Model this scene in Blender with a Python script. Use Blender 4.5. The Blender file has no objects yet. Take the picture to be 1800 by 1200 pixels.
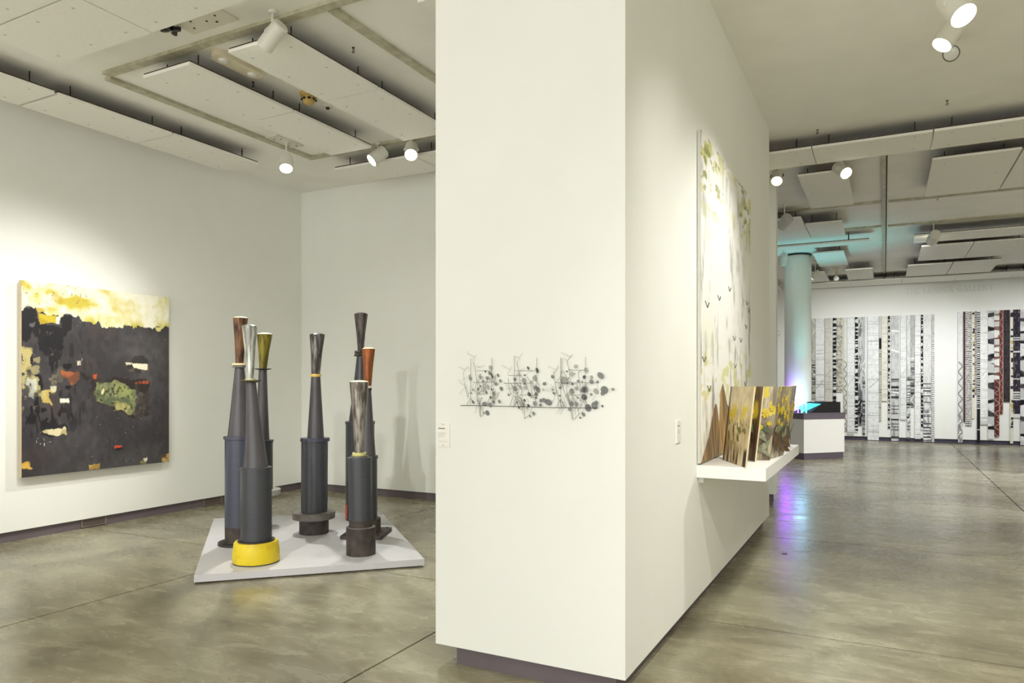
import bpy, math, random
import numpy as np
from mathutils import Vector, Matrix

sc = bpy.context.scene
col = sc.collection
# ------------------------------------------------------------------ camera, world, lights, exposure
CAM_H, FPX, HORIZON = 1.5, 1267.0, 672.0
TH = math.atan(655 / 1267)
FW = np.array([-math.sin(TH), math.cos(TH), 0.0]); RT = np.array([math.cos(TH), math.sin(TH), 0.0])
cd = bpy.data.cameras.new('camera'); cam = bpy.data.objects.new('camera', cd); col.objects.link(cam)
cam.location = (0, 0, CAM_H); cam.rotation_euler = (math.pi / 2, 0, TH)
cd.sensor_width = 36; cd.lens = FPX / 1800 * 36; cd.shift_y = (HORIZON - 600) / 1800; cd.clip_start = .05
sc.camera = cam
w = bpy.data.worlds.new('world'); sc.world = w; w.use_nodes = True
w.node_tree.nodes['Background'].inputs[0].default_value = (1.0, .995, .975, 1)
w.node_tree.nodes['Background'].inputs[1].default_value = 2.1
vs = sc.view_settings
vs.view_transform = 'Standard'; vs.look = 'None'; vs.gamma = 1; vs.use_curve_mapping = False
vs.exposure = 0.36
sc.cycles.use_denoising = True
sc.cycles.max_bounces = 9; sc.cycles.diffuse_bounces = 6; sc.cycles.glossy_bounces = 3
sc.cycles.sample_clamp_indirect = 6; sc.cycles.blur_glossy = 1.0
WARM = (1.0, .98, .925); COOL = (.95, .96, 1.0)

def spot(name, loc, target, watts, angle=60, blend=.6, color=WARM, size=.05, parent=None):
    d = bpy.data.lights.new(name, 'SPOT'); d.energy = watts; d.spot_size = math.radians(angle); d.spot_blend = blend
    d.color = color; d.shadow_soft_size = size
    o = bpy.data.objects.new(name, d); col.objects.link(o)
    v = Vector(target) - Vector(loc)
    o.rotation_euler = v.to_track_quat('-Z', 'Y').to_euler(); o.location = loc
    if parent:
        o.parent = parent
        o.location = Vector(loc) - Vector(parent.location)
    return o

# unseen spots without fixtures; some inferred from shadows, most added as fill
OFF = [((-4.3, 1.0, 3.9), (-7.28, 3.0, .7), 200, 74, WARM), ((-4.4, 2.8, 3.9), (-7.28, 5.2, .7), 130, 70, WARM),
       ((-3.2, .3, 3.9), (-4.8, 5.0, .5), 380, 44, WARM), ((-3.0, 1.4, 3.9), (-4.9, 7.0, 1.0), 180, 44, WARM),
       ((-.9, -2.6, 3.9), (-1.6, 3.25, .6), 60, 50, WARM),
       ((.45, 2.9, 3.9), (-.9, 5.2, .6), 150, 80, WARM), ((1.2, .6, 3.9), (1.0, 4.2, 0.0), 300, 80, WARM),
       ((1.2, 17.2, 3.9), (.2, 20.8, 1.3), 250, 80, COOL), ((2.9, 17.2, 3.9), (2.4, 20.8, 1.3), 250, 80, COOL),
       ((-.6, 17.2, 3.9), (-1.2, 20.8, 1.3), 180, 80, COOL), ((4.6, 17.0, 3.9), (4.2, 20.8, 1.3), 200, 80, COOL),
       ((3.4, 9.5, 3.9), (1.8, 11.5, 0.0), 560, 90, COOL), ((3.2, 14.0, 3.9), (.6, 14.6, .2), 520, 100, COOL),
       ((2.4, 11.6, 3.9), (-1.0, 15.3, .5), 260, 34, WARM),
       ((4.6, 3.4, 3.9), (4.8, 3.8, 0.0), 820, 75, WARM), ((4.8, 7.6, 3.9), (4.9, 8.0, 0.0), 860, 75, WARM), ((5.0, 12.4, 3.9), (5.0, 12.6, 0.0), 820, 75, COOL),  # from here on: downlights added for floor bounce onto the ceiling
       ((-5.2, -.9, 3.9), (-5.2, -.8, 0.0), 760, 75, WARM), ((-2.6, -1.6, 3.9), (-2.8, -1.4, 0.0), 460, 75, WARM), ((1.6, -1.4, 3.9), (1.8, -1.2, 0.0), 640, 75, WARM)]
for l, t, e, a, c in OFF:
    spot('unseen_spot', l, t, e, a, 1.0, c)

# ------------------------------------------------------------------ helpers
def L(c):  # sRGB 0..255 -> linear
    c = np.asarray(c, float) / 255.0
    return np.where(c <= .04045, c / 12.92, ((c + .055) / 1.055) ** 2.4)

def ray(x, y):
    return FW + RT * (x - 900) / FPX + np.array([0, 0, (HORIZON - y) / FPX])
C0 = np.array([0, 0, CAM_H])
def onx(x, y, X): d = ray(x, y); return C0 + d * X / d[0]
def ony(x, y, Y): d = ray(x, y); return C0 + d * Y / d[1]
def onz(x, y, Z): d = ray(x, y); return C0 + d * (Z - CAM_H) / d[2]

MATS = {}
def nodes_mat(name):
    m = bpy.data.materials.new(name); m.use_nodes = True
    return m, m.node_tree.nodes, m.node_tree.links, m.node_tree.nodes['Principled BSDF']

def mat(name, rgb, rough=.6, metal=0.0, var=.06, scale=8.0, stretch=(1, 1, 1), bump=0.0, spec=.5, rgb2=None, contrast=(.35, .65), coords='Object'):
    """procedural: two tones mixed by noise, plus a little relief"""
    if name in MATS: return MATS[name]
    m, N, K, p = nodes_mat(name)
    tc = N.new('ShaderNodeTexCoord'); mp = N.new('ShaderNodeMapping'); mp.inputs['Scale'].default_value = stretch
    no = N.new('ShaderNodeTexNoise'); no.inputs['Scale'].default_value = scale; no.inputs['Detail'].default_value = 6
    cr = N.new('ShaderNodeValToRGB')
    a = L(rgb); b = L(rgb2) if rgb2 is not None else a * (1 - var)
    cr.color_ramp.elements[0].position = contrast[0]; cr.color_ramp.elements[1].position = contrast[1]
    cr.color_ramp.elements[0].color = (*b, 1); cr.color_ramp.elements[1].color = (*a, 1)
    K.new(tc.outputs[coords], mp.inputs[0]); K.new(mp.outputs[0], no.inputs['Vector']); K.new(no.outputs['Fac'], cr.inputs[0])
    K.new(cr.outputs[0], p.inputs['Base Color'])
    p.inputs['Roughness'].default_value = rough; p.inputs['Metallic'].default_value = metal
    p.inputs['Specular IOR Level'].default_value = spec
    if bump:
        bn = N.new('ShaderNodeBump'); bn.inputs['Strength'].default_value = bump; bn.inputs['Distance'].default_value = .01
        K.new(no.outputs['Fac'], bn.inputs['Height']); K.new(bn.outputs[0], p.inputs['Normal'])
    MATS[name] = m
    return m

def emit(name, rgb, strength):
    if name in MATS: return MATS[name]
    m, N, K, p = nodes_mat(name)
    p.inputs['Base Color'].default_value = (*L(rgb), 1)
    p.inputs['Emission Color'].default_value = (*L(rgb), 1); p.inputs['Emission Strength'].default_value = strength
    MATS[name] = m
    return m

def attr_mat(name, rough=.6, bump=.15, spec=.3):
    m, N, K, p = nodes_mat(name)
    a = N.new('ShaderNodeAttribute'); a.attribute_name = 'paint'
    no = N.new('ShaderNodeTexNoise'); no.inputs['Scale'].default_value = 60
    tc = N.new('ShaderNodeTexCoord'); K.new(tc.outputs['Object'], no.inputs['Vector'])
    bn = N.new('ShaderNodeBump'); bn.inputs['Strength'].default_value = bump; bn.inputs['Distance'].default_value = .004
    K.new(no.outputs['Fac'], bn.inputs['Height']); K.new(bn.outputs[0], p.inputs['Normal'])
    K.new(a.outputs['Color'], p.inputs['Base Color'])
    p.inputs['Roughness'].default_value = rough; p.inputs['Specular IOR Level'].default_value = spec
    return m

class MB:
    def __init__(s): s.v = []; s.f = []
    def add(s, v, f):
        o = len(s.v); s.v += [tuple(map(float, p)) for p in v]; s.f += [tuple(i + o for i in q) for q in f]; return s
    def box(s, x0, x1, y0, y1, z0, z1):
        return s.add([(x0, y0, z0), (x1, y0, z0), (x1, y1, z0), (x0, y1, z0), (x0, y0, z1), (x1, y0, z1), (x1, y1, z1), (x0, y1, z1)],
                     [(3, 2, 1, 0), (4, 5, 6, 7), (0, 1, 5, 4), (1, 2, 6, 5), (2, 3, 7, 6), (3, 0, 4, 7)])
    def prism(s, pts, z0, z1):
        n = len(pts)
        a = sum(pts[i][0] * pts[(i + 1) % n][1] - pts[(i + 1) % n][0] * pts[i][1] for i in range(n))
        if a < 0: pts = pts[::-1]
        return s.add([(x, y, z0) for x, y in pts] + [(x, y, z1) for x, y in pts],
                     [tuple(range(n))[::-1], tuple(range(n, 2 * n))] + [(i, (i + 1) % n, n + (i + 1) % n, n + i) for i in range(n)])
    def slab(s, pts, nrm, t):
        """flat polygon given by 3-D points, thickness t along nrm"""
        n = len(pts); nv = np.asarray(nrm, float)
        P = [np.asarray(p, float) for p in pts]
        e = np.zeros(3)
        for i in range(n): e += np.cross(P[i], P[(i + 1) % n])
        if e @ nv < 0: P = P[::-1]
        return s.add([p - nv * t / 2 for p in P] + [p + nv * t / 2 for p in P],
                     [tuple(range(n))[::-1], tuple(range(n, 2 * n))] + [(i, (i + 1) % n, n + (i + 1) % n, n + i) for i in range(n)])
    def lathe(s, rings, n=40, cap=True):
        """rings: (cx, cy, z, r)"""
        V = []; Fc = []
        for cx, cy, z, r in rings:
            V += [(cx + r * math.cos(2 * math.pi * k / n), cy + r * math.sin(2 * math.pi * k / n), z) for k in range(n)]
        for i in range(len(rings) - 1):
            for k in range(n):
                k2 = (k + 1) % n
                Fc.append((i * n + k, i * n + k2, (i + 1) * n + k2, (i + 1) * n + k))
        if cap:
            Fc.append(tuple(range(n))[::-1]); Fc.append(tuple(range((len(rings) - 1) * n, len(rings) * n)))
        return s.add(V, Fc)
    def cyl(s, a, b, r0, r1=None, n=12, cap=True):
        a = Vector(a); b = Vector(b); r1 = r0 if r1 is None else r1
        q = (b - a).to_track_quat('Z', 'Y'); V = []
        for c, r in ((a, r0), (b, r1)):
            V += [c + q @ Vector((r * math.cos(2 * math.pi * k / n), r * math.sin(2 * math.pi * k / n), 0)) for k in range(n)]
        Fc = [(k, (k + 1) % n, n + (k + 1) % n, n + k) for k in range(n)]
        if cap: Fc += [tuple(range(n))[::-1], tuple(range(n, 2 * n))]
        return s.add(V, Fc)
    def path(s, pts, r, n=5):
        for a, b in zip(pts[:-1], pts[1:]): s.cyl(a, b, r, n=n)
        return s
    def build(s, name, m, parent=None, smooth=None):
        me = bpy.data.meshes.new(name); me.from_pydata(s.v, [], s.f); me.update()
        if m: me.materials.append(m)
        if smooth is not None:
            me.polygons.foreach_set('use_smooth', [True] * len(me.polygons))
            me.set_sharp_from_angle(angle=math.radians(smooth))
        o = bpy.data.objects.new(name, me); col.objects.link(o)
        if parent:
            o.parent = parent
            if parent.type == 'EMPTY':
                me.transform(Matrix.Translation(-Vector(parent.location)))
        return o

def tag(o, label, cat, group=None):
    o['label'] = label; o['category'] = cat
    if group: o['group'] = group
    return o
def thing(name, loc, label, cat, group=None):
    o = bpy.data.objects.new(name, None); col.objects.link(o); o.location = loc
    o.empty_display_size = .05
    return tag(o, label, cat, group)
def struct(o): o['kind'] = 'structure'; return o

def vnoise(u, v, fu, fv, seed):
    rg = np.random.RandomState(seed); T = rg.rand(97, 97)
    x = u * fu; y = v * fv; xi = np.floor(x).astype(int); yi = np.floor(y).astype(int)
    fx = x - xi; fy = y - yi; fx = fx * fx * (3 - 2 * fx); fy = fy * fy * (3 - 2 * fy)
    g = lambda i, j: T[i % 97, j % 97]
    return (g(xi, yi) * (1 - fx) + g(xi + 1, yi) * fx) * (1 - fy) + (g(xi, yi + 1) * (1 - fx) + g(xi + 1, yi + 1) * fx) * fy
def fbm(u, v, fu, fv, seed, o=4):
    r = 0; a = .5; t = 0
    for k in range(o): r = r + a * vnoise(u, v, fu * 2 ** k, fv * 2 ** k, seed + k); t += a; a *= .5
    return r / t
def inpoly(u, v, pts):
    m = np.zeros(u.shape, bool); n = len(pts)
    for i in range(n):
        x0, y0 = pts[i]; x1, y1 = pts[(i + 1) % n]
        c = ((y0 > v) != (y1 > v)) & (u < (x1 - x0) * (v - y0) / (y1 - y0 + 1e-12) + x0)
        m ^= c
    return m
def lerp(a, b, t): t = np.clip(t, 0, 1)[..., None]; return a * (1 - t) + b * t
def sstep(a, b, x): t = np.clip((x - a) / (b - a), 0, 1); return t * t * (3 - 2 * t)

def paint_grid(name, nu, nv, pos, color, m, parent=None, solid=0.0, mask=None):
    """painted sheet: pos(U,V)->(n,3), color(U,V)->(n,3) sRGB 0..255"""
    U, V = np.meshgrid(np.linspace(0, 1, nu), np.linspace(0, 1, nv)); U = U.ravel(); V = V.ravel()
    P = pos(U, V); Cc = L(np.clip(color(U, V), 0, 255))
    idx = np.arange(nu * nv).reshape(nv, nu)
    Q = np.stack([idx[:-1, :-1], idx[:-1, 1:], idx[1:, 1:], idx[1:, :-1]], -1).reshape(-1, 4)
    if mask is not None:
        Q = Q[mask(U, V)[Q].all(axis=1)]
    me = bpy.data.meshes.new(name)
    off = Vector(parent.location) if parent is not None and parent.type == 'EMPTY' else Vector((0, 0, 0))
    me.from_pydata((P - np.array(off)).tolist(), [], Q.tolist())
    at = me.color_attributes.new('paint', 'FLOAT_COLOR', 'POINT')
    at.data.foreach_set('color', np.concatenate([Cc, np.ones((len(Cc), 1))], 1).astype(np.float32).ravel())
    me.materials.append(m); me.update()
    o = bpy.data.objects.new(name, me); col.objects.link(o)
    if parent is not None: o.parent = parent
    if solid:
        md = o.modifiers.new('thick', 'SOLIDIFY'); md.thickness = abs(solid); md.offset = -1 if solid > 0 else 1
    return o

# ------------------------------------------------------------------ materials of the setting
M_WALL = mat('wall_paint', (240, 241, 235), .75, var=.015, scale=3, bump=.02, spec=.25)
M_CEIL = mat('ceiling_paint', (246, 245, 238), .8, var=.05, scale=2.2, bump=.03, spec=.2)
M_BASE = mat('baseboard_paint', (106, 96, 100), .55, var=.08, scale=5)
M_PANEL = mat('acoustic_panel', (244, 243, 235), .8, var=.03, scale=30, bump=.05, spec=.2)
M_WHITE = mat('white_enamel', (232, 231, 224), .4, var=.02)
M_STEEL = mat('rail_metal', (196, 192, 170), .5, var=.12, scale=14, rgb2=(170, 164, 140))
M_DARK = mat('dark_slot', (40, 36, 32), .7)
M_BLACK = mat('black_plastic', (18, 18, 20), .45)
M_SUB = mat('joint_bed', (52, 48, 40), .9)

def floor_mat():
    m, N, K, p = nodes_mat('polished_concrete')
    tc = N.new('ShaderNodeTexCoord')
    def noise(s, d, ro, st=(1, 1, 1)):
        mp = N.new('ShaderNodeMapping'); mp.inputs['Scale'].default_value = st
        n = N.new('ShaderNodeTexNoise'); n.inputs['Scale'].default_value = s; n.inputs['Detail'].default_value = d; n.inputs['Roughness'].default_value = ro
        K.new(tc.outputs['Object'], mp.inputs[0]); K.new(mp.outputs[0], n.inputs['Vector']); return n
    n1 = noise(.55, 7, .62, (1, 1.5, 1)); n1.inputs['Distortion'].default_value = .8
    n2 = noise(2.6, 12, .72, (1, 2.4, 1)); n2.inputs['Distortion'].default_value = .6
    n3 = noise(55, 4, .6, (1, 2.5, 1))
    c1 = N.new('ShaderNodeValToRGB'); e = c1.color_ramp.elements
    e[0].position = .33; e[0].color = (*L((118, 111, 90)), 1); e[1].position = .68; e[1].color = (*L((182, 178, 154)), 1)
    x = e.new(.5); x.color = (*L((153, 147, 122)), 1)
    K.new(n1.outputs['Fac'], c1.inputs[0])
    c2 = N.new('ShaderNodeValToRGB'); c2.color_ramp.elements[0].position = .28; c2.color_ramp.elements[0].color = (.62, .6, .56, 1)
    c2.color_ramp.elements[1].position = .70; c2.color_ramp.elements[1].color = (1.06, 1.06, 1.06, 1)
    K.new(n2.outputs['Fac'], c2.inputs[0])
    mx = N.new('ShaderNodeMix'); mx.data_type = 'RGBA'; mx.blend_type = 'MULTIPLY'; mx.inputs[0].default_value = 1
    K.new(c1.outputs[0], mx.inputs[6]); K.new(c2.outputs[0], mx.inputs[7])
    c3 = N.new('ShaderNodeValToRGB'); c3.color_ramp.elements[0].position = .24; c3.color_ramp.elements[0].color = (.45, .43, .4, 1)
    c3.color_ramp.elements[1].position = .36; c3.color_ramp.elements[1].color = (1, 1, 1, 1)
    K.new(n3.outputs['Fac'], c3.inputs[0])
    mx2 = N.new('ShaderNodeMix'); mx2.data_type = 'RGBA'; mx2.blend_type = 'MULTIPLY'; mx2.inputs[0].default_value = 1
    K.new(mx.outputs[2], mx2.inputs[6]); K.new(c3.outputs[0], mx2.inputs[7])
    K.new(mx2.outputs[2], p.inputs['Base Color'])
    rr = N.new('ShaderNodeMapRange'); rr.inputs['From Min'].default_value = .3; rr.inputs['From Max'].default_value = .7
    rr.inputs['To Min'].default_value = .17; rr.inputs['To Max'].default_value = .34
    K.new(n2.outputs['Fac'], rr.inputs[0]); K.new(rr.outputs[0], p.inputs['Roughness'])
    bn = N.new('ShaderNodeBump'); bn.inputs['Strength'].default_value = .025; bn.inputs['Distance'].default_value = .01
    n4 = noise(3.5, 3, .5); K.new(n4.outputs['Fac'], bn.inputs['Height']); K.new(bn.outputs[0], p.inputs['Normal'])
    p.inputs['Specular IOR Level'].default_value = .55
    return m
M_FLOOR = floor_mat()

# ------------------------------------------------------------------ the setting
XL, YB, XR, YF, HC = -7.284, 7.645, 7.0, 20.8, 4.16
WB = .10                                              # the white walls stop 10 cm above the floor
fl = struct(MB().box(-7.7, XR + .2, -5.2, YF + .3, -.2, -.012).build('floor', M_SUB))
jx = [-7.7, -4.81, -2.40, 1.44, 4.55, XR + .2]; jy = [-5.2, -1.06, 1.77, 4.60, 7.38, 10.32, 13.1, 15.95, 18.8, YF + .3]
g = .006
for i in range(len(jx) - 1):
    for j in range(len(jy) - 1):
        MB().box(jx[i] + g, jx[i + 1] - g, jy[j] + g, jy[j + 1] - g, -.03, 0).build('concrete_slab', M_FLOOR, fl)
patch = mat('floor_patch', (70, 68, 74), .6)
p_ = onz(1379, 973, 0); MB().prism([(p_[0] - .02, p_[1] - .03), (p_[0] + .025, p_[1] - .025), (p_[0] + .02, p_[1] + .03), (p_[0] - .02, p_[1] + .02)], -.002, .002).build('dark_patch', patch, fl)
struct(MB().box(-7.7, XR + .2, -5.2, YF + .3, HC, HC + .2).build('ceiling', M_CEIL))
struct(MB().box(XL - .3, XL, -5.2, YB + .3, WB, HC).build('wall_left', M_WALL))
struct(MB().box(XL - .3, XL - .035, -5.2, YB + .3, 0, WB).build('baseboard_left', M_BASE))
struct(MB().box(XL, -2.142, YB, YB + .3, WB, HC).build('wall_back', M_WALL))
struct(MB().box(XL - .035, -2.142, YB + .035, YB + .3, 0, WB).build('baseboard_back', M_BASE))
struct(MB().box(-2.142, -1.082, 3.251, 8.0, WB, HC).build('wall_partition', M_WALL))
struct(MB().box(-2.03, -1.14, 3.285, 7.94, 0, WB).build('baseboard_partition', M_BASE))
struct(MB().box(-2.45, -2.142, 7.945, 9.6, WB, HC).build('wall_recess', M_WALL))
struct(MB().box(-5.2, -1.206, 9.52, 9.66, WB, HC).build('wall_stub', M_WALL))
struct(MB().box(-5.2, -1.25, 9.56, 9.64, 0, WB).build('baseboard_stub', M_BASE))
struct(MB().box(-5.4, -5.2, 9.5, YF, 0, HC).build('wall_hall_side', M_WALL))
struct(MB().box(-5.4, XR + .2, YF, YF + .3, WB, HC).build('wall_far', M_WALL))
struct(MB().box(-5.4, XR + .2, YF + .04, YF + .3, 0, WB).build('baseboard_far', mat('far_baseboard', (64, 58, 78), .5)))
struct(MB().box(XR, XR + .2, -5.2, YF, 0, HC).build('wall_right', M_WALL))

# vent grilles set in the left baseboard
for (y0, y1, lb) in ((4.53, 4.80, 'brown louvred vent grille in the left baseboard, nearer the painting'),
                     (6.02, 6.30, 'brown louvred vent grille in the left baseboard, beside the pipe sculptures')):
    v = thing('vent_grille', (XL - .03, (y0 + y1) / 2, 0), lb, 'vent', 'baseboard vents')
    x = XL - .030
    MB().box(x - .004, x, y0, y1, .014, .094).build('dark_back_sheet', M_DARK, v)
    fr = MB()
    fr.box(x, x + .008, y0, y0 + .014, .012, .096).box(x, x + .008, y1 - .014, y1, .012, .096)
    fr.box(x, x + .008, y0 + .014, y1 - .014, .012, .02).box(x, x + .008, y0 + .014, y1 - .014, .088, .096).build('frame', mat('vent_brown', (134, 120, 112), .5), v)
    for k in range(6):
        z = .026 + k * .0108
        MB().box(x, x + .006, y0 + .014, y1 - .014, z, z + .004).build('slat', mat('vent_brown', (134, 120, 112), .5), v)

# ------------------------------------------------------------------ ceiling: rails, panels, fittings
def rail(axis, c, a, b, lb, slot=1, w_=.075):
    loc = (c, (a + b) / 2, HC) if axis == 'y' else ((a + b) / 2, c, HC)
    t = thing('ceiling_rail', loc, lb, 'rail', 'ceiling rails')
    m1 = MB(); m2 = MB(); s = slot
    if axis == 'y':
        m1.box(c - w_ / 2, c + w_ / 2, a, b, HC - .028, HC); m2.box(c + s * w_ / 2 - .002, c + s * (w_ / 2 + .014) + .002, a + .06, b - .06, HC - .004, HC)
    else:
        m1.box(a, b, c - w_ / 2, c + w_ / 2, HC - .028, HC); m2.box(a + .06, b - .06, c + s * w_ / 2 - .002, c + s * (w_ / 2 + .014) + .002, HC - .004, HC)
    m1.build('channel', M_STEEL, t); m2.build('slot', M_DARK, t)
rail('x', 3.90, -5.94, -2.2, 'ceiling rail crossing in front of the long left-room panels', 1)
rail('y', -6.0, 3.95, 6.42, 'ceiling rail beside the panels nearest the left wall', -1)
rail('y', -3.48, 3.95, 7.6, 'ceiling rail running along the right of the left-room panels', -1)
rail('x', 6.46, -6.04, -3.52, 'ceiling rail at the far end of the left-room panels', 1)
rail('y', -.01, 8.9, 20.5, 'long central ceiling rail running to the far gallery wall', 1, .05)
rail('x', 11.86, -1.9, -.05, 'cross rail in the gallery ceiling left of the long rail', 1)
rail('x', 11.90, .05, 3.6, 'cross rail in the gallery ceiling right of the long rail', 1)
rail('x', 13.75, .05, 3.6, 'cross rail beside the thin ceiling strip right of the long rail', 1)
rail('x', 13.72, -1.9, -.05, 'cross rail above the teal-lit ceiling strip', 1)

TP = .026
def panel(x0, x1, y0, y1, lb):
    ZP = 4.005 if y1 < 11.2 else 3.98
    f_ = (ZP - CAM_H) / 2.48                            # plan measured for a hanging height of 3.98 m
    x0, x1, y0, y1 = x0 * f_, x1 * f_, y0 * f_, min(y1 * f_, YF - .02)
    t = thing('acoustic_panel', ((x0 + x1) / 2, (y0 + y1) / 2, ZP), lb, 'ceiling panel', 'suspended white ceiling panels')
    MB().box(x0, x1, y0, y1, ZP, ZP + TP).build('board', M_PANEL, t)
    MB().box(x0 + .004, x1 - .004, y0 + .004, y1 - .004, ZP + TP, ZP + TP + .012).build('dark_back_sheet', mat('gap_shade_brown', (74, 56, 42), .9), t)  # dark sheet added on top to deepen the shade in the ceiling gap
    sm = MB(); hm = MB()
    lx, ly = x1 - x0, y1 - y0
    for a in (.16, .84):
        for b in (.14, .5, .86) if max(lx, ly) > .9 else (.2, .8):
            px, py = (x0 + a * lx, y0 + b * ly) if ly >= lx else (x0 + b * lx, y0 + a * ly)
            sm.lathe([(px, py, ZP - .0015, .011), (px, py, ZP + .003, .011)], 8)
            if b != .5: hm.cyl((px, py, ZP + TP), (px, py, HC), .005, n=6)
    o = sm.build('screw_heads', mat('screw_cap', (205, 202, 188), .6), t); o['kind'] = 'stuff'
    o = hm.build('hanger_rods', M_DARK, t); o['kind'] = 'stuff'
PN = [(-6.89, -6.34, 2.58, 3.70, 'white ceiling panel over the left wall, nearest of its row'),
      (-6.89, -6.34, 3.73, 4.85, 'white ceiling panel over the left wall, middle of its row'),
      (-6.89, -6.34, 4.87, 5.97, 'white ceiling panel over the left wall, farthest of its row'),
      (-5.37, -4.82, 3.84, 4.95, 'white ceiling panel at the near end of the double strip behind the black clamp knob'),
      (-5.37, -4.82, 4.965, 6.09, 'white ceiling panel at the far end of the strip above the glowing corner spotlight'),
      (-4.39, -3.81, 3.84, 4.90, 'white ceiling panel right behind the big unlit cylinder spotlight'),
      (-4.39, -3.81, 4.915, 6.07, 'white ceiling panel just above the pair of spotlights by the partition'),
      (-5.71, -4.59, 6.53, 7.08, 'white crosswise ceiling panel behind the pair of spotlights, left one'),
      (-4.575, -3.45, 6.53, 7.08, 'white crosswise ceiling panel behind the pair of spotlights, cut off by the partition'),
      (-5.73, -4.625, 2.82, 3.37, 'large white ceiling panel in the top left of the picture, lower one'),
      (-4.61, -3.50, 2.82, 3.37, 'large white ceiling panel at the top edge beside the black clamp knob'),
      (-5.73, -4.625, 2.24, 2.805, 'white ceiling panel cut off by the top left corner of the picture'),
      (-2.71, -2.16, 3.90, 5.02, 'white ceiling panel cut off by the top edge beside the partition'),
      (-1.80, -.692, 8.25, 8.87, 'long white ceiling strip of the right gallery, leftmost next to the partition'),
      (-.682, .425, 8.25, 8.87, 'long white ceiling strip of the right gallery, second from the partition'),
      (.437, 1.55, 8.25, 8.87, 'long white ceiling strip of the right gallery at the right picture edge'),
      (-.93, -.385, 9.3, 11.1, 'square-looking white ceiling panel behind the bright gallery spotlight'),
      (.475, 1.300, 9.3, 11.1, 'biggest white ceiling panel right of the long gallery rail'),
      (1.318, 2.14, 9.3, 11.1, 'white ceiling panel cut off by the right picture edge beside the biggest one'),
      (.45, 2.30, 14.0, 14.70, 'thin white ceiling strip behind the cylinder spotlight at far right'),
      (.60, 1.405, 15.15, 16.9, 'white ceiling panel of the third gallery row, left one right of the rail'),
      (1.42, 2.24, 15.15, 16.9, 'white ceiling panel of the third gallery row, at the right picture edge'),
      (.44, 1.255, 17.5, 19.25, 'white ceiling panel of the last gallery row, left of its pair'),
      (1.27, 2.10, 17.5, 19.25, 'white ceiling panel of the last gallery row, right of its pair'),
      (-1.75, -1.125, 11.65, 13.37, 'white ceiling panel behind the tilted grey spotlight near the stub wall'),
      (-1.11, -.585, 12.2, 13.37, 'short white ceiling panel right of the tilted grey spotlight'),
      (-2.6, -.24, 14.0, 14.36, 'narrow teal-lit ceiling strip in front of the round column'),
      (-1.235, -.685, 15.0, 16.8, 'teal-lit ceiling panel right beside the round column top'),
      (-.775, -.23, 17.55, 19.23, 'white ceiling panel between the column and the long rail'),
      (-1.8, -1.2, 17.6, 19.25, 'pale ceiling panel behind the small glowing lamp by the column'),
      (-2.75, -2.2, 15.3, 17.1, 'pale ceiling panel left of the round column'),
      (-3.4, -2.45, 19.6, 20.6, 'ceiling strip along the far wall, left of the round column'),
      (-1.89, -.765, 19.6, 20.6, 'ceiling strip along the far wall, first right of the round column'),
      (-.755, .365, 19.6, 20.6, 'ceiling strip along the far wall, under the end of the long rail'),
      (.375, 1.495, 19.6, 20.6, 'ceiling strip along the far wall, above the first letters'),
      (1.505, 2.625, 19.6, 20.6, 'ceiling strip along the far wall, above the last letters'),
      (2.635, 3.75, 19.6, 20.6, 'ceiling strip along the far wall, cut off by the right picture edge')]
for p in PN: panel(*p)

# small fittings
def eyehook(x, y, lb):
    t = thing('eye_hook', (x, y, HC), lb, 'hook', 'small ceiling hooks')
    MB().lathe([(x, y, HC - .006, .011), (x, y, HC, .011)], 12).build('plate', M_DARK, t)
    m = MB().cyl((x, y, HC), (x, y, HC - .024), .003, n=6)
    q = [(x + .010 * math.sin(a), y, HC - .034 + .010 * math.cos(a)) for a in np.linspace(0, 2 * math.pi, 13)]
    m.path(q, .003); m.build('ring', M_DARK, t)
for px, py, lb in ((621, 90, 'tiny dark ceiling hook right of the big cylinder spotlight'), (445, 150, 'tiny dark ceiling hook below the oval twin fixture'),
                   (425, 270, 'tiny dark ceiling hook at the end of the left wall panels'), (1665, 182, 'tiny dark ceiling hook below the unlit reflector bulb'),
                   (1437, 233, 'tiny dark ceiling hook above the first gallery ceiling strip'), (1648, 350, 'tiny dark ceiling hook below the biggest gallery panel')):
    q = onz(px, py, HC - .03); eyehook(q[0], q[1], lb)
q = onz(300, 52, HC - .05)
t = thing('clamp_knob', (q[0], q[1], HC), 'black four-lobed clamp knob on the ceiling at top left', 'knob')
m = MB(); pts = []
for k in range(32):
    a = 2 * math.pi * k / 32; r = .045 + .035 * math.cos(4 * a); pts.append((q[0] + r * math.cos(a + .4), q[1] + r * math.sin(a + .4)))
m.prism(pts, HC - .062, HC - .036); m.build('lobed_grip', M_BLACK, t, 30)
MB().lathe([(q[0], q[1], HC - .036, .02), (q[0], q[1], HC, .026)], 16).build('shaft', M_BLACK, t, 40)
MB().lathe([(q[0], q[1], HC - .07, .008), (q[0], q[1], HC - .062, .01)], 12).build('centre_screw', M_STEEL, t)
def plate(px, py, sx, sy, holes, lb):
    q = onz(px, py, HC - .012)
    t = thing('ceiling_plate', (q[0], q[1], HC), lb, 'plate', 'ceiling cover plates')
    MB().box(q[0] - sx, q[0] + sx, q[1] - sy, q[1] + sy, HC - .012, HC).build('cover', mat('plate_paint', (222, 219, 205), .6), t)
    for hx, hy, r in holes:
        MB().lathe([(q[0] + hx, q[1] + hy, HC - .016, r), (q[0] + hx, q[1] + hy, HC - .011, r)], 10).build('screw', M_DARK, t)
plate(360, 38, .24, .1, [(-.15, .03, .008), (-.09, -.05, .008), (.08, .04, .01), (.14, -.03, .008), (.02, 0, .008)], 'screwed white cover plate right of the black clamp knob')
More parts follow.
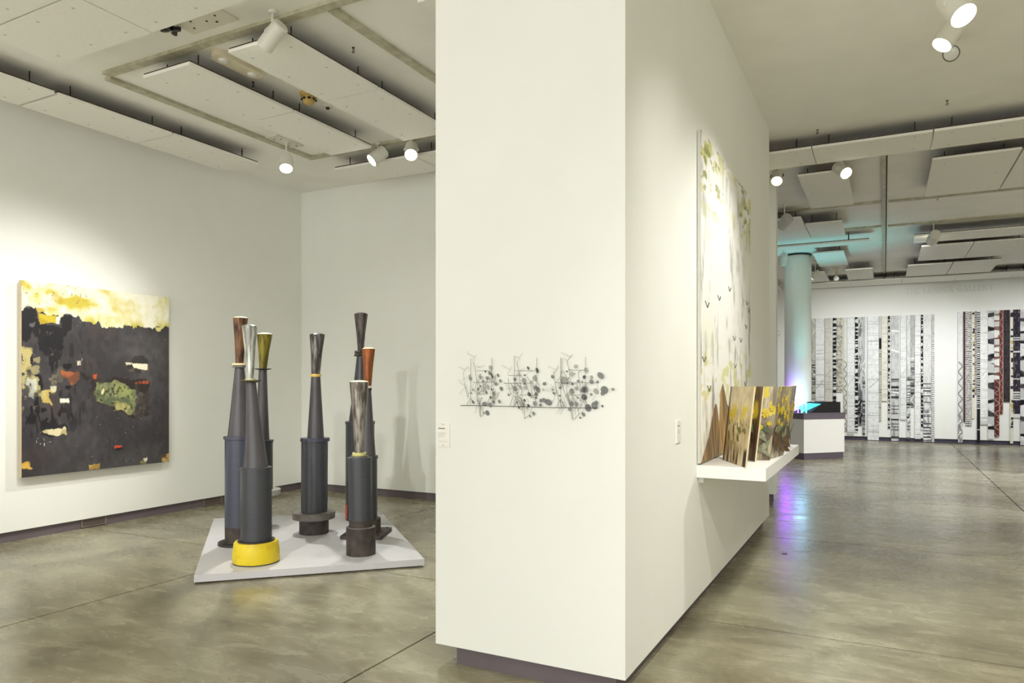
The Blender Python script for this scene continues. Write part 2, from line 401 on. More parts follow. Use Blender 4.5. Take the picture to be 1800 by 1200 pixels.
plate(500, 250, .09, .2, [(.02, .03, .018), (-.04, .1, .008), (.05, -.1, .008), (-.03, -.12, .008), (.04, .14, .008)], 'pitted cover plate above the glowing corner spotlight')
q = onz(418, 114, HC - .03)
t = thing('twin_fixture', (q[0], q[1], HC), 'pale oval twin-head fixture tucked between two ceiling panels', 'fixture')
pts = [(q[0] + .075 * math.cos(a), q[1] + .17 + .075 * math.sin(a)) for a in np.linspace(0, math.pi, 10)] + [(q[0] + .075 * math.cos(a), q[1] - .17 + .075 * math.sin(a)) for a in np.linspace(math.pi, 2 * math.pi, 10)]
MB().prism(pts, HC - .05, HC).build('body', mat('fixture_cream', (226, 216, 190), .5), t, 30)
for s in (-1, 1): MB().lathe([(q[0], q[1] + s * .15, HC - .066, .03), (q[0], q[1] + s * .15, HC - .05, .042)], 18).build('lens', M_WHITE, t, 40)
q = onz(543, 174, HC - .05)
t = thing('smoke_detector', (q[0], q[1], HC), 'yellowed smoke detector on the ceiling between two long panels', 'detector')
M_YEL = mat('yellowed_plastic', (196, 166, 92), .5)
MB().lathe([(q[0], q[1], HC - .03, .075), (q[0], q[1], HC, .085)], 24).build('base', M_YEL, t, 40)
MB().lathe([(q[0], q[1], HC - .1, .03), (q[0], q[1], HC - .085, .05), (q[0], q[1], HC - .055, .06), (q[0], q[1], HC - .03, .06)], 24).build('dome', M_YEL, t, 40)
for k in range(8):
    a = k * math.pi / 4; MB().box(q[0] + .055 * math.cos(a) - .012, q[0] + .055 * math.cos(a) + .012, q[1] + .055 * math.sin(a) - .012, q[1] + .055 * math.sin(a) + .012, HC - .066, HC - .05).build('opening', M_BLACK, t)
q = onz(576, 189, HC - .02)
t = thing('ceiling_socket', (q[0], q[1], HC), 'small round white socket on the ceiling beside the smoke detector', 'socket')
MB().lathe([(q[0], q[1], HC - .02, .05), (q[0], q[1], HC, .06)], 20).build('cover', M_WHITE, t, 40)
MB().lathe([(q[0], q[1], HC - .035, .018), (q[0], q[1], HC - .02, .018)], 12).build('core', M_DARK, t)

# ------------------------------------------------------------------ spotlights
M_GLOW = emit('lamp_glow', (255, 246, 225), 14); M_GLOWW = emit('lamp_glow_warm', (255, 226, 170), 14)
M_CAN = mat('lamp_housing', (224, 222, 210), .45, var=.03)
def spotlight(at, target, lb, watts=0, lit=True, r=.066, ln=.19, angle=55, glow=None, yoke=M_WHITE, canm=None, drop=.14, color=WARM):
    """cylindrical track spotlight: at = centre of the housing"""
    c = Vector(at); d = (Vector(target) - c).normalized()
    t = thing('spotlight', (at[0], at[1], at[2]), lb, 'spotlight', 'ceiling spotlights')
    canm = canm or M_CAN
    b0 = c - d * ln / 2; b1 = c + d * ln / 2
    hm = MB(); hm.cyl(b0, b1, r, n=28, cap=False); hm.cyl(b1, b0 + d * .02, r * .93, n=28, cap=False)
    n = 28; hm.cyl(b0 - d * .012, b0, r * .8, r, n=28)
    # front lip
    qv = d.to_track_quat('Z', 'Y'); V = []
    for rr in (r, r * .93): V += [b1 + qv @ Vector((rr * math.cos(2 * math.pi * k / n), rr * math.sin(2 * math.pi * k / n), 0)) for k in range(n)]
    hm.add(V, [(k, (k + 1) % n, n + (k + 1) % n, n + k) for k in range(n)])
    hm.build('housing', canm, t, 35)
    f0 = b1 - d * .022
    MB().cyl(f0 - d * .01, f0, r * .9, n=28).build('lamp_face', (glow or M_GLOW) if lit else mat('unlit_lens', (150, 150, 145), .2), t)
    # yoke: two arms and a stem to the ceiling
    side = d.cross(Vector((0, 0, 1)))
    side = side.normalized() if side.length > 1e-3 else Vector((1, 0, 0))
    top = Vector((c.x, c.y, min(HC - .02, c.z + max(r + .03, drop * .6))))
    ym = MB()
    for s in (-1, 1):
        ym.path([c + side * s * (r + .006), c + side * s * (r + .006) + Vector((0, 0, .02)), top], .006, 6)
    ym.build('yoke', yoke, t)
    MB().cyl(top - Vector((0, 0, .01)), (c.x, c.y, HC - .01), .009, n=8).build('stem', yoke, t)
    MB().lathe([(c.x, c.y, HC - .02, .03), (c.x, c.y, HC, .03)], 16).build('canopy', M_WHITE, t)
    if watts:
        spot('lamp_beam', b1 + d * .01, target, watts, angle, 1.0, color, .045, t)
    return t
def lamp_at(px, py, z): q = onz(px, py, z); return (q[0], q[1], z)
a = ony(479, 64, 3.80); spotlight((a[0], a[1], a[2]), (-7.2, 3.9, 1.7), 'large white cylinder spotlight in front of the top left ceiling panel, seen from behind', 190, True, .06, .2, 52)
spotlight(lamp_at(503, 286, 3.92), (-4.4, 4.4, .4), 'glowing spotlight in the far left corner below the pitted plate', 260, True, .072, .18, 60)
spotlight(tuple(ony(664, 274, 6.42)), (-6.6, 4.2, 1.6), 'left one of the two spotlights beside the partition, face turned left', 260, True, .072, .19, 60)
spotlight(tuple(ony(723, 265, 6.42)), (-2.8, 3.7, .8), 'right one of the two spotlights beside the partition, facing the viewer', 260, True, .07, .19, 60)
spotlight(lamp_at(1680, 14, 3.86), (2.0, 3.4, .6), 'biggest glowing spotlight at the top right picture edge', 240, True, .08, .2, 70)
spotlight(lamp_at(1669, 60, 3.9), (-1.08, 5.0, 1.5), 'glowing spotlight just below the biggest one, turned to the partition', 170, True, .068, .19, 75)
a = ony(1366, 311, 9.34); spotlight((a[0], a[1], a[2]), (-.95, 6.2, .9), 'warm glowing spotlight with dark yoke beside the partition end', 160, True, .066, .2, 45, M_GLOWW, M_BLACK)
spotlight(tuple(ony(1480, 299, 9.27)), (1.6, 6.6, 1.5), 'bright glowing spotlight in front of the square-looking gallery panel', 360, True, .07, .2, 75)
spotlight(tuple(ony(1379, 390, 11.42)), (-4.0, 13.4, 1.6), 'tilted unlit-looking grey spotlight beside the stub wall', 140, True, .085, .2, 60, canm=mat('grey_housing', (196, 196, 190), .5))
spotlight(lamp_at(1641, 418, 3.9), (-.6, 20.7, 1.6), 'white cylinder spotlight over the thin strip right of the long rail', 260, True, .085, .24, 60)
spotlight(lamp_at(1377, 456, 3.9), (-2.6, 17.5, .5), 'teal-tinted spotlight left of the round column top', 0, True, .07, .22, 60)
spotlight(lamp_at(1433, 483, 3.85), (-2.6, 17.0, 2.9), 'small glowing lamp just right of the round column', 60, True, .065, .2, 60)
# bare reflector bulbs
def bulb(px, py, z, lb, r, target):
    q = onz(px, py, z); c = Vector((q[0], q[1], z)); d = (Vector(target) - c).normalized()
    t = thing('reflector_bulb', c, lb, 'bulb', 'bare ceiling bulbs')
    MB().cyl(c - d * .09, c, r * .4, r, n=24, cap=True).build('reflector', mat('bulb_glass', (190, 190, 182), .15, .6), t, 40)
    m = MB(); n = 24; qv = d.to_track_quat('Z', 'Y')
    ri = [c + qv @ Vector((r * math.cos(2 * math.pi * k / n), r * math.sin(2 * math.pi * k / n), 0)) for k in range(n + 1)]
    m.path(ri, .004); m.build('rim', mat('bulb_rim', (92, 88, 74), .4), t)
    m = MB().cyl(c + d * .0, c + d * .012, r * .93, r * .6, n=24); m.build('lens', mat('bulb_lens', (214, 214, 206), .08), t, 60)
    MB().cyl(c - d * .09, (c.x - d.x * .09, c.y - d.y * .09, HC), .022, n=12).build('socket', mat('socket_cream', (210, 200, 160), .5), t)
    MB().lathe([(c.x - d.x * .09, c.y - d.y * .09, HC - .02, .045), (c.x - d.x * .09, c.y - d.y * .09, HC, .05)], 18).build('canopy', mat('socket_cream', (210, 200, 160), .5), t, 40)
bulb(1672, 94, 4.0, 'unlit silver reflector bulb below the two top right spotlights', .055, (.2, 3.0, 2.2))
bulb(1470, 489, 3.9, 'small dark bare bulb hanging near the far ceiling strips', .06, (-1.0, 14.0, 3.0))

# ------------------------------------------------------------------ left painting
PX = XL + .085
py0, py1, pz0, pz1 = onx(38, 500, PX)[1], onx(297, 600, PX)[1], .605, 2.462
def cuv(cx, cy):           # crop of the photograph -> place on the canvas
    q = onx(cx * .32487, 470 + cy * .325, PX); return ((q[1] - py0) / (py1 - py0), (q[2] - pz0) / (pz1 - pz0))
def P_(*a): return [cuv(*p) for p in a]
band = P_((110, 228), (195, 222), (206, 240), (330, 262), (345, 254), (390, 262), (480, 290), (600, 325), (720, 318), (835, 322), (925, 326))
bu = [p[0] for p in band]; bv = [p[1] for p in band]
def paint_left(u, v):
    ju = u + (fbm(u, v, 38, 38, 3) - .5) * .034; jv = v + (fbm(u, v, 38, 38, 7) - .5) * .03
    n1 = fbm(u, v, 5, 6, 11); n2 = fbm(u, v, 40, 30, 13, 3); n3 = fbm(u, v, 14, 12, 17)
    c = lerp(np.array([56., 53, 56]), np.array([88., 85, 86]), (n1 - .3) * 1.4 + (n2 - .5) * .7)
    c = lerp(c, np.array([72., 60, 58]) + 0 * c, sstep(.55, .75, fbm(u, v, 7, 9, 19)) * .5)
    # broken vertical strokes towards the left edge
    s = sstep(.56, .62, fbm(u, v, 34, 12, 23)) * sstep(.55, .1, u) * sstep(.15, .3, v)
    c = lerp(c, np.array([28., 26, 30]) + 0 * c, s)
    s = sstep(.66, .74, fbm(u, v, 22, 20, 29)) * sstep(.35, .0, u) * sstep(.3, .4, v) * sstep(.72, .6, v)
    c = lerp(c, np.array([176., 164, 118]) + 0 * c, s * .9)
    def put(pts, rgb, k=1.0, j=1.0, mott=None, amt=0.0):
        nonlocal c
        mk = inpoly(u + (ju - u) * j, v + (jv - v) * j, P_(*pts))
        cc = np.array(rgb, float) + 0 * c
        if mott is not None: cc = lerp(cc, np.array(mott, float) + 0 * c, sstep(.38, .62, fbm(u, v, 24, 24, 41)) * amt)
        c[mk] = (c * (1 - k) + cc * k)[mk]
    blk = (24, 22, 26)
    put([(110, 225), (195, 222), (206, 312), (330, 322), (335, 258), (392, 268), (388, 325), (345, 372), (345, 445), (310, 455), (245, 420), (250, 372), (292, 350), (190, 322), (150, 400), (110, 395)], blk, .92)
    put([(160, 300), (188, 290), (190, 330), (165, 325)], (92, 88, 92))
    put([(340, 515), (385, 520), (380, 546), (345, 540)], blk); put([(360, 640), (385, 642), (384, 665), (360, 662)], blk)
    put([(313, 780), (333, 780), (331, 806), (313, 806)], blk, .9, .3); put([(383, 785), (392, 785), (392, 810), (383, 810)], blk, .9, .3)
    put([(190, 758), (215, 756), (214, 782), (192, 780)], blk, .8); put([(220, 760), (243, 758), (243, 780), (222, 782)], blk, .9)
    put([(530, 500), (545, 500), (540, 540), (527, 540)], (50, 47, 50)); put([(445, 450), (452, 450), (452, 472), (445, 472)], blk)
    put([(225, 860), (250, 850), (360, 845), (370, 880), (300, 880)], (34, 32, 36), .8); put([(225, 895), (300, 905), (300, 918), (230, 912)], blk, .9)
    put([(118, 440), (165, 448), (160, 520), (128, 565), (112, 560)], (196, 182, 120), .95, 2.0, (120, 110, 80), .6)
    put([(112, 560), (215, 588), (226, 692), (150, 684), (112, 640)], (188, 178, 124), .9, 2.4, (70, 64, 56), .9)
    put([(150, 600), (200, 610), (206, 650), (168, 660)], (206, 206, 196), .8, 2)
    put([(150, 640), (190, 650), (180, 715), (155, 700)], (172, 172, 168), .8, 1.6)
    put([(226, 668), (262, 662), (300, 640), (302, 670), (262, 682), (282, 742), (228, 732)], (204, 186, 116), .95, 1, (190, 160, 80), .5)
    put([(268, 640), (302, 638), (302, 668), (270, 672)], (206, 204, 176), .9, .8)
    put([(335, 558), (432, 566), (426, 612), (386, 638), (370, 600), (340, 604)], (184, 100, 58), .85, 1, (104, 66, 50), .8)
    put([(505, 574), (521, 574), (516, 628), (507, 626)], (190, 84, 42), .95, .8)
    put([(436, 568), (500, 572), (500, 598), (440, 604)], (34, 28, 28), .7, 2, (84, 80, 80), .8)
    put([(496, 600), (640, 600), (810, 610), (806, 800), (724, 816), (700, 806), (560, 748), (494, 722)], (44, 36, 34), .9, 1, (82, 76, 72), .5)
    put([(516, 626), (622, 618), (740, 662), (742, 740), (716, 800), (600, 752), (512, 722)], (136, 140, 96), .95, 1.2, (86, 96, 70), .9)
    put([(620, 640), (720, 660), (716, 700), (640, 690)], (150, 160, 96), .8, 2); put([(600, 720), (700, 740), (690, 790), (620, 770)], (186, 176, 110), .8, 1.8, (130, 130, 84), .6)
    put([(742, 670), (790, 672), (786, 790), (720, 800)], (92, 88, 84), .9, 1.5, (66, 60, 56), .8)
    put([(546, 655), (560, 655), (558, 680), (546, 680)], (222, 214, 160)); put([(616, 676), (626, 676), (624, 694), (616, 694)], (214, 206, 160))
    put([(730, 622), (802, 612), (802, 626), (735, 632)], (186, 84, 48), .9, .6)
    put([(690, 516), (715, 486), (795, 482), (803, 552), (770, 566), (690, 560)], (50, 46, 44), .8, 1.4, (120, 112, 100), .7)
    put([(716, 518), (800, 522), (798, 553), (726, 544)], (240, 234, 206), 1, .5); put([(680, 514), (716, 512), (712, 524), (686, 526)], (220, 210, 180), 1, .6)
    put([(325, 708), (375, 707), (374, 731), (328, 734)], (240, 234, 214), 1, .3); put([(415, 504), (438, 504), (436, 531), (417, 531)], (214, 208, 190), 1, .4, (120, 112, 96), .6)
    put([(232, 882), (350, 858), (360, 902), (292, 912), (238, 898)], (222, 212, 172), 1, .9, (170, 158, 104), .7)
    put([(616, 964), (663, 965), (654, 979), (626, 978)], (196, 74, 48), 1, .5); put([(622, 978), (660, 978), (645, 995), (630, 994)], blk)
    put([(110, 1058), (155, 1054), (178, 1089), (110, 1089)], (214, 172, 78), 1, .8, (170, 130, 60), .8)
    put([(478, 1068), (540, 1062), (538, 1088), (482, 1091)], (206, 172, 92), 1, .5, (150, 120, 60), .8)
    put([(875, 1012), (925, 1004), (925, 1052), (878, 1047)], (190, 160, 96), 1, .6, (70, 56, 44), .9)
    put([(776, 1030), (792, 1028), (792, 1042), (778, 1044)], (214, 206, 180)); put([(760, 1050), (790, 1048), (790, 1062), (762, 1062)], (130, 124, 80))
    mk = inpoly(ju, jv, P_((330, 552), (440, 560), (432, 618), (386, 645), (366, 606), (336, 610))) & (fbm(u, v, 60, 4, 301) > .56); c[mk] = (60, 48, 44)
    gsp = sstep(.62, .7, fbm(u, v, 70, 60, 303, 2)) * inpoly(ju, jv, P_((496, 600), (810, 610), (806, 800), (700, 806), (494, 722))); c = lerp(c, np.array([48., 44, 38]) + 0 * c, gsp * .7)
    # scratched white lines
    mk = inpoly(u, v, P_((190, 918), (240, 914), (242, 965), (205, 968))) & (vnoise(u, v, 130, 150, 51) > .72)
    c[mk] = (188, 186, 186)
    # upper band: yellow over white
    top = jv + (ju - u) > np.interp(u, bu, bv)
    y1 = sstep(.42, .66, fbm(u, v, 6, 11, 61)) * (.25 + .75 * sstep(.75, .2, u)) * sstep(-.3, .6, (v - np.interp(u, bu, bv)) / (1 - np.interp(u, bu, bv)))
    cb = lerp(np.array([236., 233, 214]), np.array([196., 178, 66]), y1 * 1.25 + .1 * sstep(.8, .3, u) + (n2 - .5) * .5)
    cb = lerp(cb, np.array([176., 148, 40]) + 0 * cb, sstep(.62, .74, fbm(u, v, 9, 13, 67)) * sstep(.4, .0, u) * .9)
    edge = sstep(.05, .0, v - np.interp(u, bu, bv)) * sstep(.35, .6, fbm(u, v, 12, 5, 71)) * sstep(.3, .45, u)
    cb = lerp(cb, np.array([192., 180, 70]) + 0 * cb, edge)
    cb = lerp(cb, np.array([84., 78, 40]) + 0 * cb, sstep(.90, .94, vnoise(u, v, 90, 80, 73)) * .7 * sstep(.6, .2, u))
    c[top] = cb[top]
    put([(203, 245), (306, 262), (304, 301), (212, 306)], (196, 176, 50), 1, .5, (160, 138, 30), .6); put([(306, 262), (330, 264), (322, 302), (304, 302)], (232, 226, 208), 1, .5)
    put([(838, 322), (876, 325), (870, 350), (846, 346)], (212, 202, 130), 1, .5, (240, 236, 214), .6)
    sp = (vnoise(u, v, 93, 93, 83) > .975) & (fbm(u, v, 5, 5, 89) > .5)
    c[sp & ~top] = (190, 188, 184)
    return c
t = thing('abstract_painting', (PX - .03, (py0 + py1) / 2, pz0), 'large square abstract painting, charcoal grey under a yellow and white band, on the left wall', 'painting')
M_PAINT = attr_mat('oil_paint', .5, .3, .4)
paint_grid('canvas', 340, 380, lambda u, v: np.stack([PX + 0 * u, py0 + u * (py1 - py0), pz0 + v * (pz1 - pz0)], 1), paint_left, M_PAINT, t)
MB().box(PX - .05, PX - .001, py0, py1, pz0, pz1).build('stretcher', mat('raw_wood', (196, 180, 152), .7, scale=20), t)
MB().box(XL, PX - .05, py0 + .1, py1 - .1, pz0 + .1, pz1 - .1).build('hanging_batten', mat('raw_wood', (196, 180, 152)), t)

# ------------------------------------------------------------------ platform and pipe sculptures
PZ = .065
pf = [onz(x, y, PZ)[:2] for x, y in ((341, 1011), (746, 982), (668.5, 898), (376, 911))]
t = thing('display_platform', (-4.8, 5.0, 0), 'low pale grey floor platform carrying the seven pipe sculptures', 'platform')
M_PLAT = mat('platform_paint', (203, 202, 205), .5, var=.03, scale=4)
MB().prism([tuple(p) for p in pf], .012, PZ).build('deck', M_PLAT, t)
cx, cy = np.mean(pf, axis=0)
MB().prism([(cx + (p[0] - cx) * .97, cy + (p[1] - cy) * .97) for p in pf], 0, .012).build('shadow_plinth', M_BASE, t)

M_PIPE = mat('grey_pvc', (66, 67, 73), .34, rgb2=(60, 61, 67), scale=3, stretch=(1, 1, 40), contrast=(.3, .7), spec=.5)
M_PIPE2 = mat('blue_grey_pvc', (68, 71, 86), .34, rgb2=(62, 65, 79), scale=3, stretch=(1, 1, 40), contrast=(.3, .7), spec=.5)
M_CONE = mat('charcoal_cone', (78, 75, 79), .32, rgb2=(66, 63, 67), scale=3, stretch=(4, 4, 1), contrast=(.3, .7), spec=.5)
M_IRON = mat('rusty_iron', (76, 66, 60), .6, rgb2=(46, 40, 37), scale=14, contrast=(.35, .7), bump=.12)
M_YBASE = mat('yellow_rubber', (226, 200, 34), .45, rgb2=(196, 166, 26), scale=9, contrast=(.28, .5), bump=.05)
M_RUB = mat('black_rubber', (46, 42, 42), .6)
M_CREAM = mat('cream_end', (232, 214, 168), .6)
M_FLANGE = mat('flange_grey', (118, 114, 108), .55, rgb2=(92, 86, 80), scale=12)
def streak(name, a, b, metal=.5, rough=.32, cn=(.4, .6)):
    return mat(name, a, rough, metal, scale=7, stretch=(5, 5, .8), rgb2=b, contrast=cn)
CAPS = dict(brown=streak('cap_brown', (128, 92, 62), (62, 42, 32)), silver=streak('cap_silver', (206, 208, 200), (128, 128, 120), .7, .28),
            olive=streak('cap_olive', (134, 122, 40), (92, 84, 26), .3), steel=streak('cap_steel', (150, 148, 142), (62, 58, 56), .5, .3, (.45, .75)),
            dark=streak('cap_dark', (104, 96, 92), (56, 52, 52), .4, .45), rust=streak('cap_rust', (160, 92, 44), (118, 64, 32), .3, .4),
            worn=streak('cap_worn', (166, 160, 150), (92, 84, 78), .6, .32))
def sculpture(x0, yf, parts, lb, cap, extra=None):
    base = onz(x0, yf, PZ); D = float((base - C0) @ FW); k = D / FPX
    cor = math.sqrt(1 + ((x0 - 900) / FPX) ** 2)
    t = thing('pipe_sculpture', base, lb, 'sculpture', 'pipe sculptures on the platform')
    def ring(y, c, hw):
        p = base + RT * ((c - x0) * k)
        return (p[0], p[1], max(PZ, CAM_H - (y - HORIZON) * k), hw * k / cor)
    for nm, m, rings, in parts:
        R_ = [ring(*r) for r in rings]
        MB().lathe(R_, 44).build(nm, m, t, 35)
    (yb, cb, hb), (yt, ct, ht) = cap[1]
    ym = (yb + yt) / 2
    MB().lathe([ring(yb, cb, hb), ring(ym, (cb + ct) / 2, (hb + ht) / 2 - .06 * ht), ring(yt, ct, ht)], 36).build('horn_cap', CAPS[cap[0]], t, 40)
    MB().lathe([ring(yt, ct, ht * .97), ring(yt - 1.6, ct, ht * .8), ring(yt - 2.6, ct, ht * .45), ring(yt - 2.9, ct, ht * .1)], 36).build('cap_end', M_CREAM if cap[0] not in ('silver', 'steel', 'dark') else CAPS[cap[0]], t, 60)
    if extra: extra(t, base, k, ring)
    return t
sculpture(450.5, 986.5, [
    ('rubber_foot', M_RUB, [(986.5, 450.5, 41.5), (984.6, 450.5, 41.8)]),
    ('base_ring', M_YBASE, [(984.6, 450.5, 41.6), (981, 450.5, 42.4), (968, 450.5, 41.8), (952, 450.5, 39.8), (949.5, 450.5, 38)]),
    ('collar', M_RUB, [(949.5, 450.5, 33), (947.2, 450.5, 33)]),
    ('pipe', M_PIPE, [(947.2, 450.6, 27.7), (826, 450.3, 27.6)]), ('pipe_rim', M_PIPE, [(826, 450, 28.4), (820.5, 450, 28.4)]),
    ('cone', M_CONE, [(820.5, 449.7, 22.6), (815, 449.6, 21.4), (770, 447.4, 16.6), (720, 444.2, 12.2), (672, 441.2, 8.8)]),
    ('disc', mat('olive_disc', (92, 88, 66), .5), [(672, 440.6, 12), (669, 440.6, 19.5), (667.6, 440.6, 19.5)]),
    ('washer', mat('pale_washer', (190, 184, 140), .5), [(667.6, 440, 9.6), (665, 440, 9.2)])],
    'pipe sculpture on a bright yellow round base at the platform front left', ('silver', ((665, 439.8, 6.4), (573, 438.4, 14))))
sculpture(421, 955, [
    ('foot_disc', M_RUB, [(955, 421, 38), (950.5, 421, 38)]), ('iron_sleeve', M_IRON, [(950.5, 421, 25.8), (923.5, 421, 26)]),
    ('pipe', M_PIPE2, [(923.5, 421, 26), (771, 421, 26)]), ('pipe_rim', M_PIPE2, [(771, 421, 28.4), (766, 421, 28.4)]),
    ('cone', M_CONE, [(766, 421, 21), (700, 421.2, 14), (645.5, 421.3, 8.4)]),
    ('lower_washer', M_FLANGE, [(645.5, 421.2, 13), (642.6, 421.2, 13)]), ('upper_washer', M_CREAM, [(641.6, 421.2, 13.6), (638.4, 421.2, 13.6)]),
    ('washer_core', M_RUB, [(642.6, 421.2, 11), (641.6, 421.2, 11)])],
    'tall pipe sculpture with brown horn cap and flat black foot at the platform left', ('brown', ((638.4, 421, 7.2), (559, 422.8, 13.4))))
sculpture(460.5, 925, [
    ('pedestal_pipe', M_IRON, [(925, 460.5, 17), (868.5, 460.5, 17)]), ('flange', mat('pale_flange', (196, 194, 186), .6), [(868.5, 460.5, 33), (859.5, 460.5, 33.4)]),
    ('pipe', M_PIPE, [(859.5, 460.5, 19.4), (777, 460.5, 19.4)]), ('pipe_rim', M_PIPE, [(777, 460.5, 20.6), (773, 460.5, 20.6)]),
    ('cone', M_CONE, [(773, 461, 13), (710, 461.6, 9.6), (650, 462, 7.2)]), ('disc', M_RUB, [(650, 462.2, 8), (648.6, 462.2, 15), (647.6, 462.2, 15)])],
    'pipe sculpture with olive green horn cap, rearmost of the left trio', ('olive', ((647.6, 462.5, 6.7), (587.5, 465.3, 14))))
sculpture(552, 936, [
    ('base_pipe', M_IRON, [(936, 552, 26), (910.5, 552, 26)]), ('flange', M_FLANGE, [(909.8, 551.6, 37.6), (898.5, 551.6, 38.2)]),
    ('flange_neck', M_IRON, [(910.5, 552, 24), (909.8, 552, 24)]),
    ('pipe', M_PIPE, [(898.5, 552.4, 23.4), (775, 553, 23.6)]), ('pipe_rim', M_PIPE2, [(775, 553.6, 26), (769.3, 553.8, 26)]),
    ('cone', M_CONE, [(769.3, 554.8, 14.8), (715, 555, 11.4), (662, 555, 8.2)]),
    ('yellow_ring', mat('brass_ring', (216, 184, 92), .4), [(662, 555, 9.2), (659.6, 555, 9.9), (657.2, 555, 9.4)])],
    'pipe sculpture with wide flanged foot standing alone in the platform middle', ('steel', ((657.2, 555, 7.7), (588, 557.6, 13.6))))
def red_tag(t, base, k, ring):
    x, y, z, r = ring(898, 633, 25.6)
    m = MB(); n = 5; z1 = ring(885, 633, 1)[2]; z0 = ring(909, 633, 1)[2]
    a0 = math.atan2(-RT[1], -RT[0]) + .30
    V = [(x + (r + .002) * math.cos(a0 + d), y + (r + .002) * math.sin(a0 + d), zz) for d in np.linspace(-.1, .45, n) for zz in (z0, z1)]
    m.add(V, [(2 * i, 2 * i + 2, 2 * i + 3, 2 * i + 1) for i in range(n - 1)]); m.build('red_tag', mat('red_label', (226, 92, 70), .5), t)
sculpture(633, 912, [
    ('pipe', M_PIPE, [(912, 633, 25.5), (745, 633, 25.5)]), ('pipe_rim', M_PIPE, [(745, 633, 26.4), (740, 633, 26.4)]),
    ('cone', mat('black_cone', (62, 62, 70), .4), [(740, 633, 20), (680, 633.6, 12.4), (626, 634, 7)]),
    ('clamp', M_IRON, [(626, 631.5, 8.4), (624.5, 631.5, 9.4), (621, 631.5, 7.6), (618, 631.5, 8.8), (616, 631.5, 6.5)])],
    'tallest dark pipe sculpture with charcoal horn cap, behind the right group', ('dark', ((616, 634, 5.2), (552, 634.6, 12.1))), red_tag)
def iron_plate(t, base, k, ring):
    a = onz(667, 953, PZ)[:2]; b = onz(681.5, 940, PZ)[:2]
    e = b - a; e /= np.linalg.norm(e); n_ = np.array([-e[1], e[0]])
    c = base[:2]; h1 = .21; h2 = .19
    q = [c + e * s1 * h1 + n_ * s2 * h2 for s1, s2 in ((-1, -1), (1, -1), (1, 1), (-1, 1))]
    MB().prism([tuple(p) for p in q], PZ, PZ + .034).build('foot_plate', M_IRON, t)
    for s1, s2 in ((-1, -1), (1, -1), (1, 1), (-1, 1)):
        p = c + e * s1 * (h1 - .035) + n_ * s2 * (h2 - .035); MB().lathe([(p[0], p[1], PZ + .034, .012), (p[0], p[1], PZ + .04, .012)], 10).build('bolt', M_RUB, t)
sculpture(644.5, 940, [
    ('iron_sleeve', M_IRON, [(933.6, 644.5, 25), (910.5, 644.5, 25)]), ('pipe', M_PIPE, [(910.5, 644.5, 18.6), (805.5, 644.8, 18.4)]),
    ('pipe_rim', M_PIPE, [(805.5, 644.8, 19.8), (800.5, 644.8, 19.8)]), ('cone', M_CONE, [(800.5, 645, 15.6), (745, 645.6, 10.8), (686, 646, 6.6)]),
    ('dark_ring', M_RUB, [(686, 646, 7.4), (681.6, 646, 7.4)]), ('white_ring', mat('white_ring', (234, 226, 210), .5), [(681.6, 646, 7.2), (678, 646, 7.2)])],
    'pipe sculpture with rust orange horn cap on a bolted iron plate', ('rust', ((678, 646, 7), (613, 648, 11.6))), iron_plate)
sculpture(634.5, 973, [
    ('iron_base', M_IRON, [(973, 634.5, 26), (925.5, 634.5, 26)]), ('base_lip', M_FLANGE, [(925.5, 634.5, 25), (924, 634.5, 23.4)]),
    ('iron_cuff', M_IRON, [(924, 634.3, 21), (912.5, 634.2, 21)]), ('pipe', M_PIPE, [(912.5, 634, 20.6), (809, 632.4, 21)]),
    ('pipe_rim', M_PIPE, [(809, 632, 22), (803.5, 632, 22)]), ('washer', M_FLANGE, [(803.5, 631.8, 15.4), (800.4, 631.8, 15)]),
    ('yellow_ring', mat('pale_yellow_ring', (206, 200, 130), .5), [(800.4, 631.6, 12), (797.6, 631.6, 12.8), (795, 631.6, 12)])],
    'short pipe sculpture with worn steel horn cap at the platform front right', ('worn', ((795, 631.3, 8.4), (671, 631.3, 17.2))))

# ------------------------------------------------------------------ wire and disc piece on the partition front
WY = 3.251
def wp(cx, cy, crop, off):
    x0 = 800 if crop == 0 else 930
    q = ony(x0 + cx * .11667, 610 + cy * .11667, WY - off); return (q[0], q[1], q[2])
t = thing('wire_relief', (-1.6, WY, 1.35), 'delicate wire and grey disc wall piece on the front of the white partition', 'wall sculpture')
def translucent(name, rgb, alpha):
    m, N, K, p = nodes_mat(name); p.inputs['Base Color'].default_value = (*L(rgb), 1); p.inputs['Roughness'].default_value = .6
    p.inputs['Alpha'].default_value = alpha
    no = N.new('ShaderNodeTexNoise'); no.inputs['Scale'].default_value = 40; mr = N.new('ShaderNodeMapRange')
    mr.inputs['To Min'].default_value = alpha - .06; mr.inputs['To Max'].default_value = alpha + .06
    K.new(no.outputs['Fac'], mr.inputs[0]); K.new(mr.outputs[0], p.inputs['Alpha']); return m
DG = [translucent('film_dark', (78, 78, 74), .6), translucent('film_mid', (128, 132, 132), .6), translucent('film_light', (168, 170, 164), .4)]
M_WIRE = mat('dark_wire', (60, 60, 54), .5); M_WIREL = mat('pale_wire', (178, 178, 166), .5); M_WIREM = mat('grey_wire', (112, 112, 104), .5)
def wires(seglist, crop, m, r=.0009, off=.012, dx=0):
    for k, seg in enumerate(seglist):
        MB().path([wp(x + dx, y, crop, off) for x, y in seg], r, 5).build('wire', m, t)
base_line = [(80, 878), (340, 880), (600, 886), (1286, 905)]
wires([base_line], 0, M_WIRE, .0016); wires([[(170, 907), (560, 912), (930, 916), (1040, 917)]], 1, M_WIRE, .0016)
